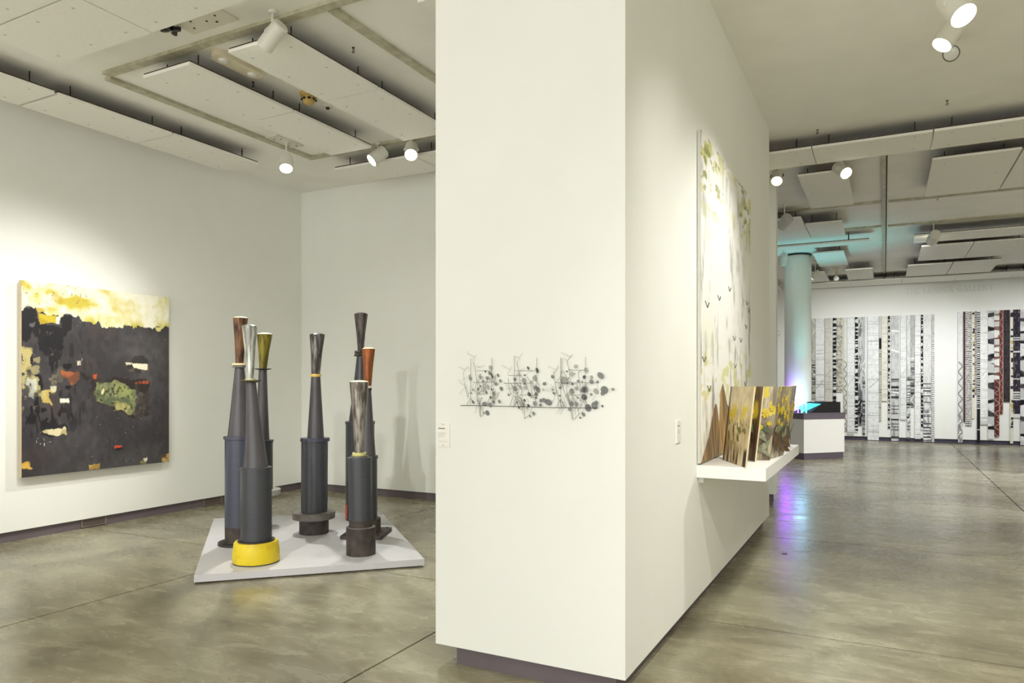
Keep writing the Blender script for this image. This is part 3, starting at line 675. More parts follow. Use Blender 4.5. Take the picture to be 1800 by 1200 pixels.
stem1 = [[(385, 1050), (380, 910), (340, 780), (330, 640)], [(385, 1050), (430, 1000)], [(375, 1040), (360, 900), (325, 790)], [(270, 230), (300, 300), (320, 480), (345, 600), (360, 700)],
         [(230, 760), (175, 875)], [(230, 760), (290, 870)], [(235, 770), (230, 878)], [(140, 540), (190, 750)], [(237, 400), (205, 470), (235, 520)], [(410, 440), (440, 640), (490, 710)],
         [(520, 460), (480, 520), (455, 560), (470, 690)], [(620, 780), (665, 670)], [(470, 880), (520, 760)], [(330, 480), (380, 600), (335, 650)], [(450, 540), (420, 620), (440, 700)]]
pale1 = [[(270, 230), (285, 150), (315, 125)], [(275, 140), (190, 100), (185, 60)], [(120, 380), (145, 340), (60, 295)], [(120, 380), (140, 540)], [(145, 340), (190, 290), (210, 330)], [(45, 490), (90, 550), (140, 570)],
         [(320, 290), (370, 305), (440, 270)], [(370, 300), (340, 280)], [(500, 480), (600, 440)], [(160, 600), (200, 690), (230, 700)], [(260, 600), (330, 720), (350, 800)]]
frame1 = [[(237, 170), (235, 770)], [(553, 160), (548, 640)], [(330, 355), (548, 355)], [(270, 527), (610, 527)], [(320, 705), (490, 705)]]
wires(stem1, 0, M_WIRE); wires(pale1, 0, M_WIREL); wires(frame1, 0, M_WIREM, .0010)
wires([[(895, 130), (890, 700)], [(1232, 160), (1222, 760)], [(890, 355), (1225, 355)], [(740, 545), (1170, 540)], [(800, 425), (1000, 425)], [(1000, 718), (1220, 722)]], 0, M_WIREM, .0010)
wires([[(1045, 1080), (1050, 900), (990, 780), (905, 690)], [(1045, 1080), (1110, 1025)], [(1025, 1000), (1010, 900), (920, 740)], [(930, 230), (960, 360), (975, 500), (1000, 640)], [(880, 720), (825, 885)], [(885, 780), (885, 890)],
       [(890, 720), (955, 885)], [(800, 470), (810, 600), (840, 720)], [(1080, 440), (1130, 520), (1160, 700)], [(1120, 1010), (1165, 900)], [(1050, 520), (1100, 650), (1160, 760)], [(840, 540), (880, 640), (905, 660)],
       [(1140, 540), (1180, 620), (1215, 700)], [(950, 560), (1010, 660), (990, 720)]], 0, M_WIRE)
wires([[(930, 230), (965, 160), (1015, 85)], [(960, 160), (895, 135)], [(790, 400), (830, 340), (700, 270)], [(830, 340), (850, 290)], [(960, 360), (1050, 310)], [(1120, 380), (1160, 340)], [(730, 530), (790, 550)], [(770, 640), (850, 610)], [(760, 560), (800, 620)]], 0, M_WIREL)
wires([[(478, 160), (478, 890)], [(850, 150), (845, 910)], [(600, 345), (850, 345)], [(400, 535), (1030, 535)], [(560, 722), (840, 722)]], 1, M_WIREM, .0010)
wires([[(490, 160), (490, 520)], [(658, 1090), (655, 760)]], 1, M_WIREL, .0014)
wires([[(655, 1090), (635, 980), (620, 890), (540, 700), (480, 480)], [(668, 1100), (750, 1010), (735, 920)], [(570, 210), (600, 330), (620, 500), (650, 560)], [(570, 210), (620, 150), (655, 110)], [(370, 400), (390, 540), (440, 770), (470, 830)],
       [(370, 400), (410, 345), (440, 280)], [(400, 530), (470, 450), (490, 340)], [(480, 780), (405, 910)], [(480, 780), (545, 910)], [(470, 800), (485, 905)], [(845, 800), (910, 915)], [(830, 790), (775, 905)], [(620, 890), (570, 690)], [(630, 900), (590, 720)],
       [(740, 380), (760, 540), (790, 700)], [(740, 380), (790, 350)], [(500, 350), (560, 440), (620, 560)], [(560, 740), (640, 860)], [(700, 540), (780, 680)], [(590, 330), (640, 345)]], 1, M_WIRE)
wires([[(620, 150), (480, 75)], [(570, 210), (525, 155)], [(410, 345), (280, 285)], [(370, 400), (360, 350)], [(250, 630), (390, 600)], [(260, 655), (330, 655)], [(330, 560), (380, 640)], [(1025, 535), (1030, 640)], [(1005, 730), (950, 800)], [(940, 880), (1100, 885)],
       [(1190, 640), (1240, 640)], [(860, 430), (920, 520)], [(880, 640), (970, 660)], [(830, 940), (720, 1045)]], 1, M_WIREL)
def disc(cx, cy, rx, ry, crop, tone, rot=25, k=[0]):
    k[0] += 1
    off = .004 + (k[0] * 7 % 23) * .0005
    c = np.array(wp(cx, cy, crop, off)); kk = .11667 * 3.36 / FPX * 1.0
    a = math.radians(rot); P = []
    rx *= .92; ry *= .92
    for i in range(18):
        b = 2 * math.pi * i / 18; x = rx * math.cos(b); y = ry * math.sin(b)
        P.append(c + np.array([(x * math.cos(a) - y * math.sin(a)) * kk * 1.1, 0, (x * math.sin(a) + y * math.cos(a)) * kk]))
    MB().slab(P, (0, -1, 0), .0008).build('disc', DG[tone], t)
for d in [(645, 423, 22, 33, 1), (680, 507, 21, 32, 1), (617, 555, 26, 30, 1), (695, 625, 29, 42, 1), (583, 702, 23, 35, 1), (665, 818, 24, 36, 1), (580, 825, 22, 36, 1), (535, 757, 20, 30, 0), (270, 825, 18, 34, 0), (485, 990, 35, 50, 1), (430, 987, 15, 24, 1),
          (440, 855, 45, 40, 1), (525, 870, 33, 45, 1), (535, 310, 36, 46, 2), (520, 390, 25, 36, 1), (555, 430, 18, 55, 0), (375, 450, 30, 42, 2), (480, 465, 26, 32, 1), (425, 510, 15, 22, 1), (380, 585, 16, 14, 0), (495, 600, 28, 52, 2), (550, 637, 14, 22, 0),
          (455, 365, 15, 22, 0), (232, 470, 30, 40, 2), (240, 692, 16, 14, 0), (345, 630, 14, 30, 0), (470, 680, 18, 22, 1),
          (805, 717, 15, 24, 0), (905, 625, 30, 46, 1), (905, 485, 18, 26, 1), (960, 908, 17, 25, 0), (1000, 850, 30, 50, 2), (1103, 880, 22, 33, 0), (1200, 850, 32, 45, 1), (1180, 998, 24, 36, 1), (1127, 1037, 17, 27, 1), (1100, 315, 18, 34, 0), (1235, 350, 20, 48, 0),
          (1050, 422, 22, 16, 0), (1040, 500, 40, 44, 2), (1115, 710, 28, 40, 0), (1060, 610, 32, 36, 2), (1045, 800, 17, 26, 0), (1220, 710, 28, 32, 1), (1218, 760, 16, 18, 0), (1200, 470, 40, 50, 2), (940, 690, 12, 12, 0), (1045, 555, 16, 16, 0)]:
    disc(d[0], d[1], d[2], d[3], 0, d[4])
for d in [(1078, 427, 44, 66, 1, 40), (1135, 645, 58, 68, 1, 30), (1105, 698, 30, 34, 1, 0), (1262, 635, 20, 29, 1, 35), (1010, 665, 40, 56, 2, 35), (1030, 523, 20, 26, 1, 25), (940, 520, 32, 42, 1, 20), (940, 455, 28, 36, 2, 20), (862, 345, 32, 48, 2, 20), (705, 290, 36, 34, 2, 0), (640, 400, 32, 44, 2, 0),
          (830, 450, 25, 30, 0, 0), (830, 635, 52, 56, 1, 0), (830, 640, 20, 46, 0, 0), (832, 755, 48, 48, 1, 20), (840, 770, 22, 28, 0, 0), (935, 712, 20, 27, 1, 30), (888, 915, 50, 66, 1, 15), (985, 880, 50, 64, 1, 20), (1010, 838, 34, 38, 1, 0), (1105, 888, 15, 22, 0, 35), (818, 1012, 25, 40, 1, 30), (770, 1062, 14, 20, 0, 30),
          (608, 940, 21, 28, 1, 30), (352, 445, 26, 34, 1, 30), (232, 550, 32, 30, 1, 20), (372, 692, 20, 27, 1, 35), (350, 640, 14, 18, 1, 30), (290, 830, 66, 52, 1, -30), (225, 800, 30, 44, 1, 20), (178, 805, 30, 36, 1, 0), (170, 870, 26, 26, 1, 0), (640, 670, 46, 52, 2, 20), (640, 640, 22, 26, 1, 0), (525, 500, 62, 70, 2, 20), (468, 610, 22, 18, 0, 0),
          (715, 855, 30, 38, 1, 30), (575, 540, 18, 16, 0, 0), (655, 555, 22, 18, 0, 0), (735, 510, 20, 22, 1, 0), (568, 365, 18, 14, 0, 0), (460, 730, 16, 18, 1, 0), (88, 850, 34, 45, 2, 10), (105, 705, 28, 30, 1, 0), (135, 640, 34, 56, 1, 15), (100, 610, 38, 40, 1, 0), (104, 762, 16, 16, 0, 0), (715, 620, 26, 36, 2, 20), (730, 760, 20, 26, 2, 20), (640, 850, 34, 46, 1, 20), (120, 350, 20, 46, 0, 10), (215, 640, 18, 26, 2, 30)]:
    disc(d[0], d[1], d[2], d[3], 1, d[4], d[5])

rw = random.Random(17)
for crop, x0_, x1_, y0_, y1_, n_w in ((0, 170, 610, 380, 860, 26), (0, 830, 1260, 380, 880, 28), (1, 380, 900, 380, 890, 30)):
    for k in range(n_w):                                   # fine twigs that fill the clusters
        x = rw.uniform(x0_, x1_); y = rw.uniform(y0_, y1_); a = rw.gauss(1.45, .5); l = rw.uniform(40, 130)
        p2 = (x + l * math.cos(a), y + l * math.sin(a)); p3 = (p2[0] + rw.uniform(-50, 50), p2[1] + rw.uniform(10, 60))
        wires([[(x, y), p2, p3]], crop, rw.choice((M_WIRE, M_WIREL, M_WIREM)), .0007)
        if k % 3 == 0: disc(x, y, rw.uniform(7, 13), rw.uniform(8, 15), crop, rw.choice((0, 1, 1)))
        if k % 5 == 1:
            rr = rw.uniform(16, 36)
            wires([[(x + rr * math.cos(b), y + rr * 1.2 * math.sin(b)) for b in np.linspace(0, 2 * math.pi, 15)]], crop, M_WIREM, .0007)

# ------------------------------------------------------------------ label plates
M_INK = mat('print_ink', (120, 118, 110), .8)
def label_plate(o, e, lb, w_, h_):
    """o = bottom-left corner on the wall, e = unit vector to the right, faces outwards"""
    o = np.array(o, float); e = np.array(e, float); up = np.array([0, 0, 1.]); n_ = np.cross(e, up)
    t = thing('wall_label', o, lb, 'label', 'wall labels')
    def bx(u0, u1, v0, v1, d0, d1, nm, m):
        P = [o + e * u + up * v + n_ * d for d in (d0, d1) for u, v in ((u0, v0), (u1, v0), (u1, v1), (u0, v1))]
        MB().add(P, [(3, 2, 1, 0), (4, 5, 6, 7), (0, 1, 5, 4), (1, 2, 6, 5), (2, 3, 7, 6), (3, 0, 4, 7)]).build(nm, m, t)
    bx(0, w_, 0, h_, 0, .007, 'plate', mat('label_plate', (240, 239, 230), .35, var=.01))
    bx(w_ * .14, w_ * .66, h_ * .745, h_ * .785, .007, .0074, 'heading_line', M_INK)
    for k, (a, b, v) in enumerate(((.1, .75, .58), (.1, .7, .53), (.1, .66, .48), (.1, .62, .43), (.14, .3, .37), (.12, .82, .22))):
        bx(w_ * a, w_ * b, h_ * v, h_ * v + .0016, .007, .0074, 'print_line', mat('print_ink_pale', (190, 188, 178), .8))
    for v in (.06, .94):
        bx(w_ * .46, w_ * .54, h_ * v - .003, h_ * v + .003, .007, .009, 'pin', M_STEEL)
label_plate((-2.132, WY, 1.157), (1, 0, 0), 'small white text label at the left edge of the partition front', .082, .128)
label_plate((-1.082, 4.172, 1.146), (0, 1, 0), 'small pale text label on the partition side, before the tall painting', .105, .130)

# ------------------------------------------------------------------ side painting, shelf, painted folding boards
XS = -1.082
sy0, sy1, sz0, sz1 = 4.705, 6.66, .975, 3.14
def paint_side(u, v):
    c = np.array([243., 242, 237]) + 0 * u[:, None]
    g1 = fbm(u, v, 16, 9, 101); g2 = fbm(u, v, 40, 18, 107); reg = fbm(u, v, 4, 4, 109)
    low = sstep(.75, .15, v)
    s = sstep(.5, .74, g1 * .6 + g2 * .4) * (.6 + .4 * low) * sstep(.25, .55, reg)
    c = lerp(c, np.array([150., 152, 146]) + 0 * c, s)
    s = sstep(.56, .7, fbm(u, v, 26, 6, 113)) * (sstep(.12, .0, u) + sstep(.82, .95, u)) * .8
    c = lerp(c, np.array([146., 148, 140]) + 0 * c, s)
    ytop = sstep(.72, .92, v) * (sstep(.5, .1, u) + sstep(.55, .85, u) + .25)
    ylow = sstep(.38, .30, v) * sstep(.16, .22, v)
    y = sstep(.58, .68, fbm(u, v, 13, 36, 127, 3)) * np.clip(ytop + ylow * .8 + .05, 0, 1)
    c = lerp(c, np.array([204., 202, 116]) + 0 * c, y * .8)
    y = sstep(.66, .72, fbm(u, v, 15, 42, 131, 3)) * np.clip(ytop, 0, 1)
    c = lerp(c, np.array([132., 136, 70]) + 0 * c, y * .8)
    # soft yellow haze strokes
    c = lerp(c, np.array([240., 238, 210]) + 0 * c, sstep(.55, .75, fbm(u, v, 6, 5, 137)) * .4)
    for tu, tv, dr in ((.13, .22, 1), (.86, .235, 1), (.95, .53, 1), (.6, .4, -1), (.75, .40, 1), (.88, .46, 1), (.05, .31, 1), (.1, .48, 1), (.5, .57, 1), (.9, .555, -1), (.62, .30, 1), (.3, .52, -1)):
        a = (u - tu) + (v - tv) * .35 * dr; mk = (np.abs(np.abs(u - tu) - (v - tv + .006) * 1.6) < .009) & (v - tv > -.006) & (v - tv < .012)
        c[mk] = (92, 92, 84)
    # golden brown peaks with grain lines along the foot
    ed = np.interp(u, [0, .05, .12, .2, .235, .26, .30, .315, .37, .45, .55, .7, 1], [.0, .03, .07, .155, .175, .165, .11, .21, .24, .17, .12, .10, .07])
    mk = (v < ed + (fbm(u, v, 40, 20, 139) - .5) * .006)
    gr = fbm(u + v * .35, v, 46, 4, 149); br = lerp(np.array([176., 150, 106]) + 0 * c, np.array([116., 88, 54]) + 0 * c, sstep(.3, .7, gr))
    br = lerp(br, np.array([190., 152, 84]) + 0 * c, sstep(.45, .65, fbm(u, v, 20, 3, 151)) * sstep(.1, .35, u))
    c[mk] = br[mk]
    return c
t = thing('tall_painting', (XS + .02, (sy0 + sy1) / 2, sz0), 'very tall pale painting with grey streaks and yellow flecks on the partition side', 'painting')
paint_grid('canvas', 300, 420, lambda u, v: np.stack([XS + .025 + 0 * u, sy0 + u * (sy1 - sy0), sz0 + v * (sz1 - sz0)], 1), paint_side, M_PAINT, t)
MB().box(XS + .003, XS + .024, sy0, sy1, sz0, sz1).build('stretcher', mat('canvas_edge', (206, 206, 198), .8), t)
t = thing('wall_shelf', (XS, 5.66, .9), 'white floating shelf below the tall pale painting', 'shelf')
MB().box(XS, -.655, 4.70, 6.63, .885, .965).build('shelf_board', mat('shelf_paint', (240, 240, 238), .45, var=.01), t)
MB().box(XS, XS + .03, 4.76, 6.57, .845, .885).build('wall_cleat', M_WHITE, t)

ZB, ZT = .966, 1.472
M_BOARD = attr_mat('painted_board', .4, .1, .5)
M_EDGE = mat('board_edge', (222, 208, 168), .6)
def board_paint(kind, seed):
    def f(u, v):
        g1 = fbm(u, v, 12, 2.5, seed); g2 = fbm(u, v, 30, 5, seed + 9)
        if kind == 0:
            c = lerp(np.array([222., 206, 170]) + 0 * u[:, None], np.array([178., 156, 116]) + 0 * u[:, None], sstep(.35, .75, fbm(u, v, 4, 4, seed) * .7 + g2 * .3))
            c = lerp(c, np.array([84., 70, 50]) + 0 * c, sstep(.45, .62, fbm(u, v, 26, 3, seed + 3)) * sstep(.3, .05, v))
            y = sstep(.54, .62, fbm(u, v, 9, 14, seed + 5, 3)) * sstep(.5, .58, v) * sstep(.80, .70, v); c = lerp(c, np.array([214., 188, 40]) + 0 * c, y)
            gl = sstep(.58, .64, fbm(u + v * .4, v, 13, 9, seed + 6, 3)) * sstep(.22, .3, v) * sstep(.6, .5, v); c = lerp(c, np.array([112., 108, 44]) + 0 * c, gl)
            c = lerp(c, np.array([52., 42, 36]) + 0 * c, sstep(.09, .02, u) + sstep(.86, .9, u) * sstep(.24, .16, v))
        elif kind == 1:
            c = lerp(np.array([112., 86, 58]) + 0 * u[:, None], np.array([52., 38, 28]) + 0 * u[:, None], sstep(.3, .7, g1))  # brown board, its shade behind the first board put into the darker tone
            y = sstep(.55, .62, fbm(u, v, 4, 6, seed + 5)) * sstep(.45, .6, v) * sstep(.85, .75, v); c = lerp(c, np.array([206., 184, 40]) + 0 * c, y)
        else:
            c = lerp(np.array([198., 186, 160]) + 0 * u[:, None], np.array([124., 112, 90]) + 0 * u[:, None], sstep(.3, .7, g1 * .5 + g2 * .5))
            c = lerp(c, np.array([96., 80, 58]) + 0 * c, sstep(.5, .65, fbm(u, v, 6, 5, seed + 2)) * sstep(.75, .5, v))
            y = sstep(.56, .62, fbm(u, v, 7, 9, seed + 5, 3)) * sstep(.42, .55, v); c = lerp(c, np.array([216., 196, 60]) + 0 * c, y)
            if kind == 3: c = lerp(c, np.array([48., 42, 40]) + 0 * c, sstep(.5, .62, fbm(u, v, 9, 3, seed + 8)) * sstep(.6, .8, v))
        return c
    return f
t = thing('painted_screen', (-.8, 5.6, ZB), 'folding set of painted boards with yellow flowers and brown leaves on the white shelf', 'artwork')
LEAN = np.array([.05, .03, 0])
def pboard(a, b, kind, seed, zt=ZT):
    """a, b = the left and right bottom corners as seen from the front"""
    a = np.array([*a, ZB]); b = np.array([*b, ZB]); h = zt - ZB
    up = np.array([0, 0, h]) + LEAN * h / .5; n_ = np.cross(b - a, up); n_ /= np.linalg.norm(n_)
    MB().slab([a, b, b + up, a + up], n_, .010).build('board_core', M_EDGE, t)
    ln = np.linalg.norm(b - a)
    o = paint_grid('painted_face', max(20, int(ln / .006)), 90, lambda u, v: a + np.outer(u, b - a) + np.outer(v, up) + n_ * .0056, board_paint(kind, seed), M_BOARD, t)
    return a, b, up, n_
B1 = pboard((-.991, 5.098), (-.773, 4.687), 0, 201)
B2 = pboard((-.93, 5.32), (-.773, 5.07), 1, 221)
B3 = pboard((-.93, 5.14), (-.702, 5.219), 2, 231)
B4 = pboard((-.715, 5.26), (-.669, 5.639), 2, 241)
B5 = pboard((-.69, 5.68), (-.726, 6.56), 3, 251)
M_PETAL = mat('flower_yellow', (226, 200, 44), .5, rgb2=(186, 158, 30), scale=60); M_LEAFB = mat('leaf_brown', (112, 84, 52), .55, rgb2=(74, 54, 36), scale=30)
M_LEAFG = mat('leaf_grey_green', (150, 150, 122), .55, rgb2=(96, 104, 74), scale=30); M_LEAFD = mat('leaf_green', (84, 104, 62), .5, rgb2=(52, 66, 42), scale=30)
M_HEART = mat('flower_heart', (150, 110, 30), .6)
rnd = random.Random(5)
def on_board(B, u, v, d): a, b, up, n_ = B; return a + (b - a) * u + up * v + n_ * d
def flower(B, u, v, r):
    a, b, up, n_ = B; e1 = (b - a) / np.linalg.norm(b - a); e2 = np.cross(n_, e1); c = on_board(B, u, v, .012 + rnd.random() * .012)
    P = []; ph = rnd.random() * 6
    for i in range(30):
        th = 2 * math.pi * i / 30; rr = r * (.78 + .22 * math.cos(6 * th + ph)); P.append(c + e1 * rr * math.cos(th) + e2 * rr * math.sin(th))
    o = MB().slab(P, n_, .004).build('flower', M_PETAL, t)
    P = [c + n_ * .003 + e1 * r * .32 * math.cos(x) + e2 * r * .32 * math.sin(x) for x in np.linspace(0, 2 * math.pi, 11)[:-1]]
    MB().slab(P, n_, .004).build('flower_heart', M_HEART, o)
def leaf(B, u, v, ln, wd, ang, m):
    a, b, up, n_ = B; e1 = (b - a) / np.linalg.norm(b - a); e2 = np.cross(n_, e1); c = on_board(B, u, v, .010 + rnd.random() * .014)
    ca, sa = math.cos(math.radians(ang)), math.sin(math.radians(ang)); P = []
    prof = [(0, .12), (.12, .7), (.3, 1), (.42, .72), (.55, .82), (.75, .42), (1, 0)]
    pts = [(l - .5, w2) for l, w2 in prof] + [(l - .5, -w2) for l, w2 in prof[::-1][1:]]
    for l, w2 in pts:
        x = l * ln; y = w2 * wd / 2; P.append(c + e1 * (x * ca - y * sa) + e2 * (x * sa + y * ca) + n_ * .02 * (l + .5) ** 2)
    MB().slab(P, n_, .003).build('leaf', m, t)
for u, v, r in ((.42, .66, .026), (.72, .62, .028), (.30, .50, .020), (.9, .70, .022), (.62, .45, .022), (.15, .93, .018), (.55, .88, .02), (.85, .5, .02)): flower(B3, u, v, r)
for u, v, r in ((.15, .72, .026), (.4, .66, .03), (.62, .60, .034), (.3, .80, .024), (.8, .7, .026), (.55, .45, .026), (.9, .55, .026), (.2, .52, .024), (.7, .82, .028)): flower(B4, u, v, r)
for u, v, r in ((.1, .66, .04), (.25, .6, .045), (.42, .7, .045), (.6, .58, .045), (.8, .64, .045), (.3, .45, .04)): flower(B5, u, v, r)
for u, v, l, w_, an, m in ((.06, .55, .16, .05, 85, M_PETAL), (.15, .30, .12, .06, 60, M_LEAFB), (.45, .25, .15, .07, -70, M_LEAFB), (.62, .36, .16, .07, -50, M_LEAFG), (.8, .2, .12, .055, 50, M_LEAFG), (.75, .42, .1, .05, -30, M_LEAFD), (.4, .42, .1, .05, -60, M_LEAFD), (.9, .08, .08, .03, -40, M_LEAFG)): leaf(B3, u, v, l, w_, an, m)
for u, v, l, w_, an, m in ((.1, .25, .16, .07, -70, M_LEAFB), (.3, .3, .16, .07, 60, M_LEAFB), (.5, .16, .15, .07, -40, M_LEAFB), (.7, .28, .16, .06, -60, M_LEAFG), (.88, .2, .16, .07, -30, M_LEAFB), (.6, .38, .14, .06, 30, M_LEAFD), (.2, .42, .12, .05, 20, M_LEAFG), (.95, .1, .12, .05, -20, M_LEAFB)): leaf(B4, u, v, l, w_, an, m)
for u, v, l, w_, an, m in ((.06, .3, .22, .09, -30, M_LEAFD), (.2, .22, .2, .08, 10, M_LEAFB), (.4, .3, .2, .08, -50, M_LEAFB), (.6, .3, .2, .08, 40, M_LEAFG)): leaf(B5, u, v, l, w_, an, m)

# ------------------------------------------------------------------ column, pedestal and its light display
cc = FW * 15.0 + RT * 15.0 * (1402.5 - 900) / FPX; CX, CY = cc[0], cc[1]
t = thing('round_column', (CX, CY, 0), 'round white column lit teal and purple behind the pedestal', 'column')
MB().lathe([(CX, CY, 0, .262), (CX, CY, 4.05, .262), (CX, CY, 4.10, .245), (CX, CY, HC - .035, .24)], 64).build('shaft', M_WALL, t, 40)
MB().lathe([(CX, CY, HC - .035, .262), (CX, CY, HC - .012, .262)], 64).build('top_ring', M_BLACK, t, 40)
def LD(lat, dep): return FW * dep + RT * lat
k0 = LD(5.657, 13.97); e1 = (LD(6.59, 14.29) - k0); W1 = np.linalg.norm(e1); e1 /= W1; e2 = np.array([-e1[1], e1[0], 0]); W2 = .55
def kp(a, b): q = k0 + e1 * a + e2 * b; return (q[0], q[1])
t = thing('display_pedestal', k0, 'white waist-high pedestal with dark top and plinth in front of the column', 'pedestal')
MB().prism([kp(.015, .015), kp(W1 - .015, .015), kp(W1 - .015, W2 - .015), kp(.015, W2 - .015)], 0, .125).build('plinth', mat('plinth_grey', (92, 84, 94), .5), t)
MB().prism([kp(0, 0), kp(W1, 0), kp(W1, W2), kp(0, W2)], .125, .785).build('body', mat('pedestal_white', (238, 236, 230), .5, var=.01), t)
MB().prism([kp(-.012, -.012), kp(W1 + .012, -.012), kp(W1 + .012, W2 + .012), kp(-.012, W2 + .012)], .785, .885).build('top_slab', mat('slab_grey', (104, 96, 106), .45), t)
MB().prism([kp(-.02, -.02), kp(W1 + .02, -.02), kp(W1 + .02, W2 + .02), kp(-.02, W2 + .02)], .885, .905).build('top_lip', mat('slab_grey', (104, 96, 106), .45), t)
t = thing('light_display', (k0[0], k0[1], .905), 'jagged black relief model with glowing cyan light rods on the pedestal', 'light display')
nb = 40
def relief(u, v):
    h = np.where(u < .52, .02 + .19 * np.clip((u - .12) / .4, 0, 1), .205) + (vnoise(u, v, 38, 20, 301) - .5) * .02 * (u > .5)
    return h
U, V = np.meshgrid(np.linspace(0, 1, nb), np.linspace(0, 1, 20)); Uf, Vf = U.ravel(), V.ravel(); Hh = relief(Uf, Vf)
top = [(*kp(.12 + a * (W1 - .17), .05 + b * (W2 - .1)), .905 + h) for a, b, h in zip(Uf, Vf, Hh)]
bot = [(*kp(.12 + a * (W1 - .17), .05 + b * (W2 - .1)), .905) for a, b in zip(Uf, Vf)]
m = MB(); ix = np.arange(nb * 20).reshape(20, nb); o = nb * 20
Fc = [(ix[j, i], ix[j, i + 1], ix[j + 1, i + 1], ix[j + 1, i]) for j in range(19) for i in range(nb - 1)]
Fc += [(ix[0, i + 1], ix[0, i], ix[0, i] + o, ix[0, i + 1] + o) for i in range(nb - 1)] + [(ix[19, i], ix[19, i + 1], ix[19, i + 1] + o, ix[19, i] + o) for i in range(nb - 1)]
Fc += [(ix[j, nb - 1], ix[j, nb - 1] + o, ix[j + 1, nb - 1] + o, ix[j + 1, nb - 1]) for j in range(19)] + [(ix[j, 0], ix[j + 1, 0], ix[j + 1, 0] + o, ix[j, 0] + o) for j in range(19)]
m.add(top + bot, [tuple(int(i) for i in f) for f in Fc]).build('black_relief', mat('black_foam', (20, 19, 20), .85, bump=.3, scale=60), t)
m = MB(); P = [np.array([*kp(.02, -.005), .906]), np.array([*kp(.40, .02), 1.03]), np.array([*kp(.55, .2), 1.06]), np.array([*kp(.05, .25), 1.06])]
M_TEAL = emit('teal_lit_glow', (60, 214, 190), 1.4)  # teal light on the sloped face, put in as an emitting sheet
m.slab([np.array([*kp(.02, .03), .93]), np.array([*kp(.45, .05), 1.075]), np.array([*kp(.30, .22), 1.09]), np.array([*kp(.0, .22), 1.02])], np.array([-.3, -.4, .8]), .006).build('teal_lit_slope', M_TEAL, t)
for k, (a, b, h, c) in enumerate(((.02, .06, .16, (90, 130, 255)), (.06, .12, .2, (120, 240, 255)), (.10, .05, .14, (110, 255, 240)), (.14, .10, .19, (150, 255, 250)), (-.0, .16, .22, (170, 120, 255)), (.05, .22, .24, (255, 190, 220)), (.12, .20, .23, (200, 230, 255)))):
    x, y = kp(a, b); MB().cyl((x, y, .905), (x, y, .905 + h), .011, n=10).build('light_rod', emit('rod_%d' % k, c, 2.5), t, 40)
x, y = kp(.15, .30)
def pt(name, loc, watts, color, size=.04):
    d = bpy.data.lights.new(name, 'POINT'); d.energy = watts; d.color = color; d.shadow_soft_size = size
    o = bpy.data.objects.new(name, d); col.objects.link(o); o.parent = t; o.location = Vector(loc) - Vector(t.location); return o
pt('rod_light_cyan', (*kp(.22, .40), 1.22), 5, (.4, .9, 1.0)); pt('rod_light_purple', (*LD(5.55, 14.60)[:2], 1.15), 11, (.36, .05, 1.0)); pt('rod_light_blue', (*kp(.05, .1), 1.18), 2, (.2, .5, 1.0))
spot('rod_light_up', (*kp(.35, .30), 1.2), (-1.35, 14.9, 4.1), 90, 80, .9, (.16, .92, .9), .05, t)

